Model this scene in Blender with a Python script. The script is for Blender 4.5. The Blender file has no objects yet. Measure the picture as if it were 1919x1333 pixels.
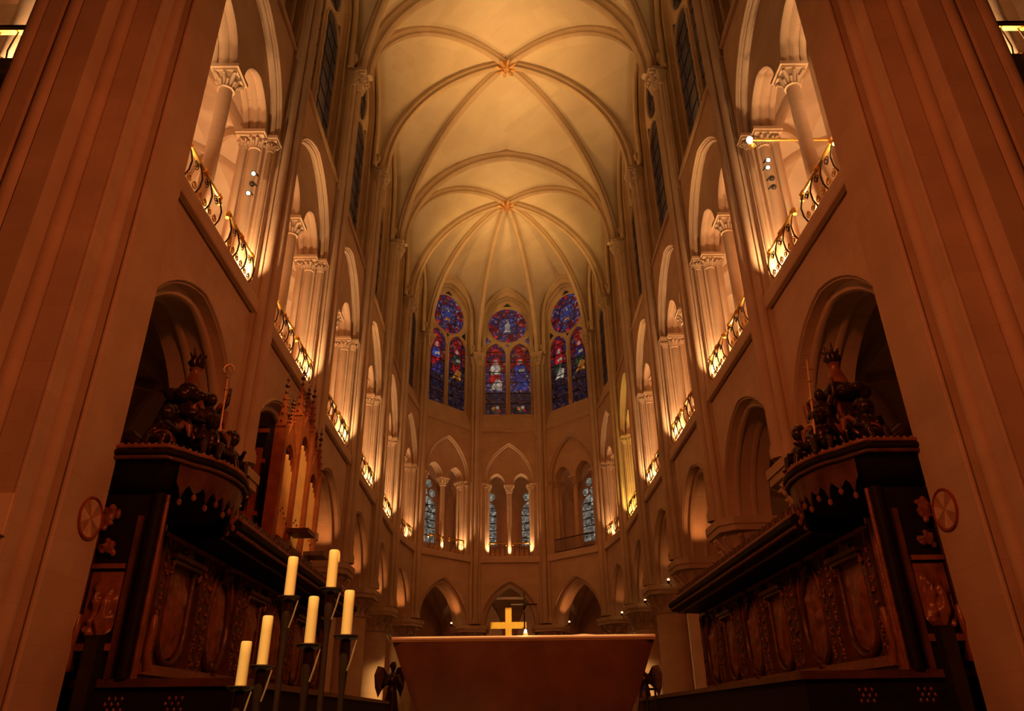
import bpy, bmesh, math, random
from mathutils import Vector, Matrix
from mathutils.geometry import tessellate_polygon
PI = math.pi
random.seed(7)
scene = bpy.context.scene
COL = scene.collection

# ------------------------------------------------------------------ camera
FPX, PITCH, ROLL, YAW = 1369.7, 0.4614, -0.0126, 0.010
_F = Vector((math.sin(YAW)*math.cos(PITCH), math.cos(YAW)*math.cos(PITCH), math.sin(PITCH)))
_R = Vector((math.cos(YAW), -math.sin(YAW), 0))
_U = _R.cross(_F)
_R, _U = _R*math.cos(ROLL)+_U*math.sin(ROLL), _U*math.cos(ROLL)-_R*math.sin(ROLL)
cd = bpy.data.cameras.new('camera'); cam = bpy.data.objects.new('camera', cd); COL.objects.link(cam)
cd.sensor_width = 36.0; cd.lens = FPX/1919*36; cd.clip_end = 300; cd.clip_start = 0.05
m = Matrix((_R, _U, -_F)).transposed().to_4x4(); m.translation = (-0.164, 0, 1.5)
cam.matrix_world = m
scene.camera = cam
# ------------------------------------------------------------------ world, exposure
w = bpy.data.worlds.new('night'); scene.world = w; w.use_nodes = True
w.node_tree.nodes['Background'].inputs[0].default_value = (1.0, 0.30, 0.09, 1)
w.node_tree.nodes['Background'].inputs[1].default_value = 0.010
scene.view_settings.view_transform = 'Standard'
scene.view_settings.look = 'None'
scene.view_settings.gamma = 1.0
scene.view_settings.use_curve_mapping = False
scene.view_settings.exposure = 0.0
scene.cycles.use_denoising = True
scene.cycles.max_bounces = 6
scene.cycles.diffuse_bounces = 4
scene.cycles.sample_clamp_indirect = 4.0

AMBER = (1.0, 0.49, 0.125)
WARM = (1.0, 0.52, 0.22)
RED = (1.0, 0.19, 0.045)
def spot(name, loc, target, energy, color, angle=90, blend=0.8, size=0.08, parent=None):
    l = bpy.data.lights.new(name, 'SPOT'); l.energy = energy; l.color = color
    l.spot_size = math.radians(angle); l.spot_blend = blend; l.shadow_soft_size = size
    o = bpy.data.objects.new(name, l); COL.objects.link(o)
    d = Vector(target)-Vector(loc)
    o.rotation_euler = d.to_track_quat('-Z', 'Y').to_euler(); o.location = loc
    if parent: o.parent = parent
    return o
def point(name, loc, energy, color, size=0.1, parent=None):
    l = bpy.data.lights.new(name, 'POINT'); l.energy = energy; l.color = color; l.shadow_soft_size = size
    o = bpy.data.objects.new(name, l); COL.objects.link(o); o.location = loc
    if parent: o.parent = parent
    return o
# floodlights of the vault, standing on the shaft capitals and aimed across at the webs
VAULT_W, NAVE_W = 1060, 4500
KY = [9.575+5.661*k for k in range(6)]
for s in (-1, 1):
    for y, ty, f in ((KY[1], 13.5, .9), (KY[2], 19.5, 1.0), (KY[3], 25.5, 1.0), (KY[4], 31.0, 1.0), (KY[5], 37.0, .8)):
        spot('vault_floodlight', (s*5.35, y, 24.5), (-s*3.0, ty, 30.6), VAULT_W*f, AMBER, 96, 1.0, 0.12)
    for y in (18.2, 29.2): spot('vault_floodlight', (s*5.72, y, 12.0), (-s*1.6, y+1.4, 31), 1250, AMBER, 62, 1.0, 0.12)  # lower floods, unseen, added to brighten the side webs
    spot('vault_floodlight', (s*5.35, KY[4]+.3, 24.5), (-s*2.2, 43.5, 29.2), VAULT_W*1.2, AMBER, 70, 1.0, 0.12)
# unseen fills added to light the crossing piers and the lower apse
for s in (-1, 1):
    spot('nave_fill', (s*7.8, -5.0, 12.0), (-s*5.2, 10.5, 5.5), NAVE_W, RED, 56, 1.0, 1.2)
    spot('choir_fill', (s*5.0, 7.0, 17.0), (-s*1.5, 45, 12), 2200, (1, .19, .045), 32, 1.0, .3)
spot('crossing_downlight', (-1.5, -1.5, 17.0), (-1.54, 5.3, 2.1), 20000, (1, .64, .25), 8.0, 0.3, 0.1)
spot('altar_downlight', (0.3, 4.5, 22.0), (0.0, 8.5, 2.2), 15000, (1, .55, .2), 8.5, 0.4, 0.1)
spot('cross_spotlight', (0.6, 24.0, 11.0), (-.1, 39.5, 5.6), 5200, (1, .60, .14), 7.0, 0.35, 0.05)

# ------------------------------------------------------------------ materials
def newmat(name):
    mt = bpy.data.materials.new(name); mt.use_nodes = True
    nt = mt.node_tree; b = nt.nodes['Principled BSDF']
    return mt, nt, b
def ramp(nt, stops):
    r = nt.nodes.new('ShaderNodeValToRGB'); e = r.color_ramp.elements
    while len(e) > 1: e.remove(e[-1])
    e[0].position, e[0].color = stops[0][0], (*stops[0][1], 1)
    for p, c in stops[1:]:
        x = e.new(p); x.color = (*c, 1)
    return r
def stone_mat(name, c0, c1, joint=0.12, scale=1.0):
    mt, nt, b = newmat(name)
    N, L = nt.nodes, nt.links
    geo = N.new('ShaderNodeNewGeometry'); sep = N.new('ShaderNodeSeparateXYZ'); L.new(geo.outputs['Position'], sep.inputs[0])
    add = N.new('ShaderNodeMath'); add.operation = 'ADD'; L.new(sep.outputs[0], add.inputs[0]); L.new(sep.outputs[1], add.inputs[1])
    cmb = N.new('ShaderNodeCombineXYZ'); L.new(add.outputs[0], cmb.inputs[0]); L.new(sep.outputs[2], cmb.inputs[1])
    br = N.new('ShaderNodeTexBrick'); L.new(cmb.outputs[0], br.inputs['Vector'])
    br.inputs['Scale'].default_value = 1.0; br.inputs['Brick Width'].default_value = 0.85; br.inputs['Row Height'].default_value = 0.38
    br.inputs['Mortar Size'].default_value = 0.006; br.inputs['Mortar Smooth'].default_value = 0.4
    br.inputs['Color1'].default_value = (1, 1, 1, 1); br.inputs['Color2'].default_value = (.93, .92, .9, 1)
    br.inputs['Mortar'].default_value = (1-joint*2, 1-joint*2, 1-joint*2, 1)
    no = N.new('ShaderNodeTexNoise'); no.inputs['Scale'].default_value = 1.3*scale; no.inputs['Detail'].default_value = 6
    L.new(geo.outputs['Position'], no.inputs['Vector'])
    rp = ramp(nt, [(0.3, c0), (0.7, c1)]); L.new(no.outputs[0], rp.inputs[0])
    mx = N.new('ShaderNodeMixRGB'); mx.blend_type = 'MULTIPLY'; mx.inputs[0].default_value = 1.0
    L.new(rp.outputs[0], mx.inputs[1]); L.new(br.outputs[0], mx.inputs[2]); L.new(mx.outputs[0], b.inputs['Base Color'])
    n2 = N.new('ShaderNodeTexNoise'); n2.inputs['Scale'].default_value = 14*scale; n2.inputs['Detail'].default_value = 4
    L.new(geo.outputs['Position'], n2.inputs['Vector'])
    bm_ = N.new('ShaderNodeBump'); bm_.inputs['Strength'].default_value = 0.12; bm_.inputs['Distance'].default_value = 0.02
    L.new(n2.outputs[0], bm_.inputs['Height']); L.new(bm_.outputs[0], b.inputs['Normal'])
    b.inputs['Roughness'].default_value = 0.85; b.inputs['Specular IOR Level'].default_value = 0.2
    return mt
def plain_mat(name, c, rough=0.5, metal=0.0, spec=0.5, var=0.25, scale=6.0, bump=0.0, sss=0.0):
    mt, nt, b = newmat(name); N, L = nt.nodes, nt.links
    tc = N.new('ShaderNodeTexCoord')
    no = N.new('ShaderNodeTexNoise'); no.inputs['Scale'].default_value = scale; no.inputs['Detail'].default_value = 5
    L.new(tc.outputs['Object'], no.inputs['Vector'])
    rp = ramp(nt, [(0.3, tuple(x*(1-var) for x in c)), (0.7, tuple(min(1, x*(1+var)) for x in c))])
    L.new(no.outputs[0], rp.inputs[0]); L.new(rp.outputs[0], b.inputs['Base Color'])
    b.inputs['Roughness'].default_value = rough; b.inputs['Metallic'].default_value = metal; b.inputs['Specular IOR Level'].default_value = spec
    if sss:
        b.inputs['Subsurface Weight'].default_value = sss; b.inputs['Subsurface Radius'].default_value = (0.05, 0.025, 0.01)
    if bump:
        n2 = N.new('ShaderNodeTexNoise'); n2.inputs['Scale'].default_value = scale*6; n2.inputs['Detail'].default_value = 3
        L.new(tc.outputs['Object'], n2.inputs['Vector'])
        bp = N.new('ShaderNodeBump'); bp.inputs['Strength'].default_value = bump; bp.inputs['Distance'].default_value = 0.02
        L.new(n2.outputs[0], bp.inputs['Height']); L.new(bp.outputs[0], b.inputs['Normal'])
    return mt
def emit_mat(name, c, strength):
    mt, nt, b = newmat(name)
    b.inputs['Base Color'].default_value = (*c, 1); b.inputs['Emission Color'].default_value = (*c, 1); b.inputs['Emission Strength'].default_value = strength
    return mt
def glass_mat(name, stops, scale, strength, lead=0.06, anis=(1, 1, 1), rough=0.3):
    """leaded glass with the dusk behind it: mosaic cells in glass colours, dark lead between"""
    mt, nt, b = newmat(name); N, L = nt.nodes, nt.links
    tc = N.new('ShaderNodeTexCoord'); mp = N.new('ShaderNodeMapping'); L.new(tc.outputs['Object'], mp.inputs[0])
    mp.inputs['Scale'].default_value = tuple(a*scale for a in anis)
    v = N.new('ShaderNodeTexVoronoi'); L.new(mp.outputs[0], v.inputs['Vector']); v.inputs['Scale'].default_value = 1
    v2 = N.new('ShaderNodeTexVoronoi'); v2.feature = 'DISTANCE_TO_EDGE'; L.new(mp.outputs[0], v2.inputs['Vector']); v2.inputs['Scale'].default_value = 1
    sp = N.new('ShaderNodeSeparateColor'); L.new(v.outputs['Color'], sp.inputs[0])
    rp = ramp(nt, stops); rp.color_ramp.interpolation = 'CONSTANT'; L.new(sp.outputs[0], rp.inputs[0])
    th = N.new('ShaderNodeMath'); th.operation = 'GREATER_THAN'; th.inputs[1].default_value = lead; L.new(v2.outputs['Distance'], th.inputs[0])
    br = N.new('ShaderNodeMapRange'); br.inputs['To Min'].default_value = 0.45; br.inputs['To Max'].default_value = 1.2; L.new(sp.outputs[1], br.inputs[0])
    mu = N.new('ShaderNodeMath'); mu.operation = 'MULTIPLY'; L.new(th.outputs[0], mu.inputs[0]); L.new(br.outputs[0], mu.inputs[1])
    m3 = N.new('ShaderNodeMath'); m3.operation = 'MULTIPLY'; L.new(mu.outputs[0], m3.inputs[0]); m3.inputs[1].default_value = strength
    L.new(rp.outputs[0], b.inputs['Emission Color']); L.new(m3.outputs[0], b.inputs['Emission Strength'])
    dk = N.new('ShaderNodeMixRGB'); dk.blend_type = 'MULTIPLY'; dk.inputs[0].default_value = 1; L.new(rp.outputs[0], dk.inputs[1]); dk.inputs[2].default_value = (.12, .12, .12, 1)
    L.new(dk.outputs[0], b.inputs['Base Color']); b.inputs['Roughness'].default_value = rough
    return mt
M = {}
M['stone'] = stone_mat('cleaned_limestone', (.62, .47, .34), (.71, .56, .42))
M['pier'] = stone_mat('pier_limestone', (.56, .44, .32), (.68, .54, .40), 0.07)
M['plaster'] = stone_mat('vault_limestone', (.70, .62, .50), (.78, .70, .57), 0.02, 0.5)
M['rib'] = stone_mat('rib_limestone', (.58, .46, .33), (.66, .53, .39), 0.02)
M['floor'] = stone_mat('paving', (.25, .22, .19), (.34, .30, .26), 0.1)
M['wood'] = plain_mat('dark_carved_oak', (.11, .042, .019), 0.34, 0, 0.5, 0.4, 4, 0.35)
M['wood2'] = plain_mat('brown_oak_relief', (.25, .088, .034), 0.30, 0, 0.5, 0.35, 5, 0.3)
M['black'] = plain_mat('black_shaded_oak', (.012, .007, .005), 0.6, 0, 0.15, 0.3, 5, 0.2)  # near-black oak; on throne ends and canopies its colour holds shade
M['organ'] = plain_mat('red_oak_case', (.36, .095, .024), 0.4, 0, 0.5, 0.25, 5, 0.15)
M['pipe'] = plain_mat('tin_pipe', (.82, .50, .18), 0.4, 0.15, 0.5, 0.08, 4)
M['bronze'] = plain_mat('brown_bronze', (.16, .07, .04), 0.45, 0.1, 0.5, 0.25, 3, 0.05)
M['bronze_edge'] = plain_mat('polished_bronze_edge', (.75, .50, .28), 0.3, 0.6, 0.5, 0.1, 3)
M['statue'] = plain_mat('dark_bronze', (.05, .024, .014), 0.3, 0.5, 0.5, 0.3, 6)
M['brass'] = plain_mat('candlestick_metal', (.05, .024, .012), 0.35, 0.5, 0.5, 0.2, 8)
M['gilt'] = plain_mat('gilding', (.95, .60, .16), 0.34, 0.85, 0.5, 0.12, 9, 0.15)
M['bossgilt'] = plain_mat('worn_gilding', (.70, .40, .15), 0.5, 0.35, 0.5, 0.3, 9, 0.2)
M['goldcross'] = plain_mat('gold_leaf', (1.0, .62, .13), 0.5, 0.25, 0.5, 0.06, 6)
M['iron'] = plain_mat('wrought_iron', (.05, .035, .025), 0.45, 0.6, 0.5, 0.2, 8)
M['wax'] = plain_mat('candle_wax', (.96, .70, .29), 0.45, 0, 0.4, 0.04, 3, 0, 0.25)
M['cloth'] = plain_mat('white_cloth', (.85, .72, .52), 0.8, 0, 0.2, 0.05, 6)
M['paint'] = plain_mat('red_paint', (.30, .075, .03), 0.7, 0, 0.3, 0.2, 8)
M['paint2'] = plain_mat('ochre_paint', (.70, .50, .32), 0.7, 0, 0.3, 0.15, 8)
M['paint3'] = plain_mat('faded_red_paint', (.46, .26, .16), 0.8, 0, 0.2, 0.2, 9)
M['board'] = plain_mat('cream_board', (.92, .80, .58), 0.6, 0, 0.3, 0.06, 4)
M['darkbox'] = plain_mat('black_casing', (.012, .010, .010), 0.5, 0, 0.4, 0.2, 4)
M['lamp'] = emit_mat('lamp_lens', (1.0, .78, .42), 30)
M['lamp2'] = emit_mat('small_lamp_lens', (1.0, .50, .16), 9)
M['flame'] = emit_mat('candle_flame', (1.0, .85, .6), 25)
GB = [(0, (.07, .04, .17)), (.22, (.11, .07, .24)), (.42, (.20, .11, .27)), (.58, (.30, .05, .07)), (.72, (.09, .09, .32)), (.86, (.42, .28, .36))]
GR = [(0, (.30, .015, .02)), (.3, (.42, .03, .03)), (.55, (.10, .03, .14)), (.72, (.05, .05, .25)), (.88, (.50, .16, .10))]
GD = [(0, (.05, .03, .06)), (.3, (.09, .03, .04)), (.55, (.05, .04, .10)), (.75, (.14, .05, .05)), (.9, (.12, .10, .10))]
M['glass_blue'] = glass_mat('blue_violet_glass', GB, 6.0, 0.36)
M['glass_hub'] = glass_mat('rose_centre_glass', [(0, (.06, .06, .24)), (.3, (.10, .10, .34)), (.55, (.16, .14, .34)), (.75, (.34, .26, .36)), (.9, (.22, .05, .08))], 5.0, 0.42)
M['glass_red'] = glass_mat('ruby_glass', GR, 5.0, 0.34)
M['glass_dim'] = glass_mat('dim_glass', GD, 6.0, 0.32)
M['glass_edge'] = glass_mat('border_glass', [(0, (.05, .05, .22)), (.35, (.28, .20, .36)), (.6, (.22, .03, .06)), (.8, (.40, .34, .40))], 9.0, 0.32)
M['glass_night'] = glass_mat('night_glass', [(0, (.030, .016, .012)), (.4, (.045, .026, .020)), (.75, (.06, .038, .03))], 3.2, 0.25, 0.05)
M['grisaille'] = glass_mat('grisaille_glass', [(0, (.24, .22, .17)), (.3, (.38, .36, .30)), (.6, (.30, .27, .22)), (.82, (.50, .47, .40))], 5.5, 0.55, 0.05)
for nm, c in (('blue', (.06, .08, .38)), ('white', (.62, .52, .40)), ('ruby', (.62, .02, .03)), ('flesh', (.62, .40, .30)), ('green', (.04, .09, .05)), ('amber', (.65, .22, .03)), ('deep', (.06, .04, .20))):
    M['g_'+nm] = glass_mat('glass_'+nm, [(0, tuple(x*.7 for x in c)), (.5, c), (.8, tuple(x*1.15 for x in c))], 4.0, 0.5, 0.03)

# ------------------------------------------------------------------ mesh helpers
class MB:
    def __init__(s): s.v = []; s.f = []
    def add(s, vs, fs):
        o = len(s.v); s.v += [tuple(p) for p in vs]; s.f += [tuple(i+o for i in f) for f in fs]; return s
    def box(s, x0, x1, y0, y1, z0, z1):
        return s.add([(x0,y0,z0),(x1,y0,z0),(x1,y1,z0),(x0,y1,z0),(x0,y0,z1),(x1,y0,z1),(x1,y1,z1),(x0,y1,z1)],
                     [(0,3,2,1),(4,5,6,7),(0,1,5,4),(1,2,6,5),(2,3,7,6),(3,0,4,7)])
    def frustum(s, cx, cy, z0, z1, a0, b0, a1, b1):
        return s.add([(cx-a0,cy-b0,z0),(cx+a0,cy-b0,z0),(cx+a0,cy+b0,z0),(cx-a0,cy+b0,z0),(cx-a1,cy-b1,z1),(cx+a1,cy-b1,z1),(cx+a1,cy+b1,z1),(cx-a1,cy+b1,z1)],
                     [(0,3,2,1),(4,5,6,7),(0,1,5,4),(1,2,6,5),(2,3,7,6),(3,0,4,7)])
    def rings(s, rings, closed=True, caps=True):
        n = len(rings[0]); o = len(s.v)
        for r in rings: s.v += [tuple(p) for p in r]
        for i in range(len(rings)-1):
            for j in range(n if closed else n-1):
                a = o+i*n+j; b = o+i*n+(j+1) % n
                s.f.append((a, b, b+n, a+n))
        if caps and closed:
            s.f.append(tuple(o+j for j in range(n))[::-1]); s.f.append(tuple(o+(len(rings)-1)*n+j for j in range(n)))
        return s
    def lathe(s, prof, cx=0, cy=0, n=16, sx=1, sy=1, lobes=0, amp=0):
        R = []
        for r, z in prof:
            R.append([(cx+sx*r*(1+amp*math.cos(lobes*2*PI*j/n))*math.cos(2*PI*j/n), cy+sy*r*(1+amp*math.cos(lobes*2*PI*j/n))*math.sin(2*PI*j/n), z) for j in range(n)])
        return s.rings(R)
    def tube(s, pts, r, n=8, loop=False):
        pts = [Vector(p) for p in pts]; k = len(pts)
        rs = r if isinstance(r, (list, tuple)) else [r]*k
        R = []; prev = None
        for i, p in enumerate(pts):
            if loop: t = pts[(i+1) % k]-pts[i-1]
            else: t = pts[min(i+1, k-1)]-pts[max(i-1, 0)]
            t = t.normalized() if t.length > 1e-9 else Vector((0, 0, 1))
            if prev is None:
                a = t.orthogonal().normalized()
            else:
                a = prev-t*prev.dot(t); a = a.normalized() if a.length > 1e-6 else t.orthogonal().normalized()
            prev = a; b = t.cross(a)
            R.append([p+(a*math.cos(2*PI*j/n)+b*math.sin(2*PI*j/n))*rs[i] for j in range(n)])
        if loop: R.append(R[0])
        return s.rings(R, caps=not loop)
    def sweep(s, pts, side, prof, loop=False):
        """prof: (along side, along inner normal) pairs, side constant"""
        pts = [Vector(p) for p in pts]; S = Vector(side).normalized(); k = len(pts); R = []
        for i, p in enumerate(pts):
            t = (pts[(i+1) % k]-pts[i-1]) if loop else (pts[min(i+1, k-1)]-pts[max(i-1, 0)])
            t.normalize(); nn = S.cross(t).normalized()
            R.append([p+S*a+nn*b for a, b in prof])
        if loop: R.append(R[0])
        return s.rings(R, caps=not loop)
    def capsule(s, p, q, r0, r1, n=8):
        p, q = Vector(p), Vector(q); d = (q-p); d = d.normalized() if d.length > 1e-6 else Vector((0, 0, 1))
        return s.tube([p-d*r0*.95, p-d*r0*.6, p, q, q+d*r1*.6, q+d*r1*.95], [r0*.3, r0*.8, r0, r1, r1*.8, r1*.3], n)
    def ell(s, c, r, n=12, m=8):
        R = []
        for i in range(m+1):
            t = -PI/2+PI*i/m; cr = max(math.cos(t), .03)
            R.append([(c[0]+r[0]*cr*math.cos(2*PI*j/n), c[1]+r[1]*cr*math.sin(2*PI*j/n), c[2]+r[2]*math.sin(t)) for j in range(n)])
        return s.rings(R)
    def prism(s, poly, z0, z1):
        n = len(poly); tri = tessellate_polygon([[Vector((x, y, 0)) for x, y in poly]])
        vs = [(x, y, z0) for x, y in poly]+[(x, y, z1) for x, y in poly]
        fs = [(i, (i+1) % n, n+(i+1) % n, n+i) for i in range(n)]+[tuple(n+i for i in t) for t in tri]+[tuple(reversed(t)) for t in tri]
        return s.add(vs, fs)
    def slab(s, outer, holes, d0, d1):
        """plate in the (u, z) plane from depth d0 to d1 with holes"""
        loops = [outer]+list(holes); allp = [p for l in loops for p in l]; n = len(allp)
        tri = tessellate_polygon([[Vector((x, z, 0)) for x, z in l] for l in loops])
        vs = [(x, d0, z) for x, z in allp]+[(x, d1, z) for x, z in allp]
        fs = [tuple(t) for t in tri]+[tuple(n+i for i in reversed(t)) for t in tri]
        o = 0
        for l in loops:
            k = len(l)
            for i in range(k): fs.append((o+i, o+(i+1) % k, n+o+(i+1) % k, n+o+i))
            o += k
        return s.add(vs, fs)
    def xf(s, mat):
        s.v = [tuple(mat @ Vector(p)) for p in s.v]; return s
    def mesh(s, name, mat, smooth=None):
        me = bpy.data.meshes.new(name); me.from_pydata(s.v, [], s.f); me.update()
        bm = bmesh.new(); bm.from_mesh(me); bmesh.ops.recalc_face_normals(bm, faces=bm.faces); bm.to_mesh(me); bm.free()
        me.materials.append(M[mat] if isinstance(mat, str) else mat)
        if smooth is not None:
            me.polygons.foreach_set('use_smooth', [True]*len(me.polygons))
            try: me.set_sharp_from_angle(angle=math.radians(smooth))
            except Exception: pass
        return me
    def build(s, name, mat, parent=None, smooth=40, loc=None, rz=0):
        return inst(name, s.mesh(name, mat, smooth), parent, loc, rz)
FINE = {'carved_drop', 'crest_ornament', 'collars', 'saddle_bars', 'arch_moulding', 'window_moulding', 'respond_shaft', 'respond_capital', 'bead_row', 'crockets', 'finial', 'hair', 'foliage', 'boss_leaves', 'gallery_ribs', 'carved_head', 'carved_leaf', 'rose_lead', 'aisle_vault', 'gallery_vault', 'gallery_floor', 'outer_wall', 'shaft_capital', 'vault_shaft'}      # too fine or too many to pick apart
def inst(name, me, parent=None, loc=None, rz=0):
    o = bpy.data.objects.new(name, me); COL.objects.link(o)
    if name in FINE and parent: o['kind'] = 'stuff'
    if parent: o.parent = parent
    if loc is not None: o.location = loc
    if rz: o.rotation_euler = (0, 0, rz)
    return o
def empty(name, loc=(0, 0, 0), rz=0, parent=None):
    o = bpy.data.objects.new(name, None); COL.objects.link(o); o.location = loc; o.rotation_euler = (0, 0, rz); o.empty_display_size = .2
    if parent: o.parent = parent
    return o
def tag(o, label, cat=None, group=None, kind=None):
    o['label'] = label
    if cat: o['category'] = cat
    if group: o['group'] = group
    if kind: o['kind'] = kind
    return o
def struct(o, label=None):
    o['kind'] = 'structure'
    if label: o['label'] = label
    return o
def arch(a, h, n=10):
    """points of a pointed arch from (-a,0) over (0,h) to (a,0); a round one when h <= a"""
    if h <= a*1.001:
        return [(-a*math.cos(PI*i/(2*n)), h*math.sin(PI*i/(2*n))) for i in range(2*n+1)]
    r = (a*a+h*h)/(2*a); c = r-a; t1 = math.atan2(h, c)
    left = [(-(r*math.cos(t1*i/n)-c), r*math.sin(t1*i/n)) for i in range(n+1)]
    return left+[(-x, z) for x, z in left[-2::-1]]
def opening(a, zb, zs, h, cx=0, n=10):
    return [(cx-a, zb)]+[(cx+x, zs+z) for x, z in arch(a, h, n)]+[(cx+a, zb)]
def circ(cx, cz, r, n=28):
    return [(cx+r*math.cos(2*PI*i/n), cz+r*math.sin(2*PI*i/n)) for i in range(n)]
def tri_round(cx, cz, r, rot=0):
    return [(cx+r*(1-.25*math.cos(1.5*t)**2 if 0 else 1)*math.cos(t+rot), cz+r*math.sin(t+rot)) for t in (PI/2, PI/2+2*PI/3, PI/2+4*PI/3)]

# ------------------------------------------------------------------ plan
W = 6.1
KR = [(W, y) for y in KY]+[(5.45, 42.45), (2.18, 45.75)]        # bay corners on the right-hand wall face
def fr(P, Q):
    """frame of a bay between right-hand corners P, Q: mid point, rotation taking local +y outwards, length"""
    P, Q = Vector(P), Vector(Q); t = (P-Q); L = t.length; mid = (P+Q)/2
    return mid, math.atan2(t.y, t.x), L
bays = []      # (side, number, mid, rotz, length)
for k in range(7):
    m_, r_, L_ = fr(KR[k], KR[k+1]); bays.append(('right', k+1, m_, r_, L_))
    m_, r_, L_ = fr((-KR[k+1][0], KR[k+1][1]), (-KR[k][0], KR[k][1])); bays.append(('left', k+1, m_, r_, L_))
m_, r_, L_ = fr((KR[7][0], KR[7][1]), (-KR[7][0], KR[7][1])); bays.append(('apse', 8, m_, r_, L_))
KO = [(12.2, y) for y in KY]+[(10.6, 45.2), (4.3, 51.6)]          # outer wall of aisle and gallery
ORD = ['first', 'second', 'third', 'fourth', 'fifth', 'sixth', 'seventh']
def bayname(side, k):
    if side == 'apse': return 'middle bay of the apse'
    return '%s bay from the front on the %s' % (ORD[k-1], side)
ZA, ZS, ZSP, ZCL = 6.4, 10.45, 15.1, 18.2
floor = empty('floor'); struct(floor, 'stone paved choir floor')
MB().box(-13, 13, -14, 54, -.3, 0).build('paving', 'floor', floor)
MB().box(-3.4, 3.4, 6.2, 40, 0, .75).build('choir_platform', 'floor', floor)
walls = {s: struct(empty('wall_'+s), l) for s, l in (('left', 'pale limestone choir wall with arcade, gallery and tall windows, left side'), ('right', 'pale limestone choir wall with arcade, gallery and tall windows, right side'), ('apse', 'curved limestone end wall of the choir'))}
def wall_of(side, k): return walls['apse'] if (k >= 6) else walls[side]

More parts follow.
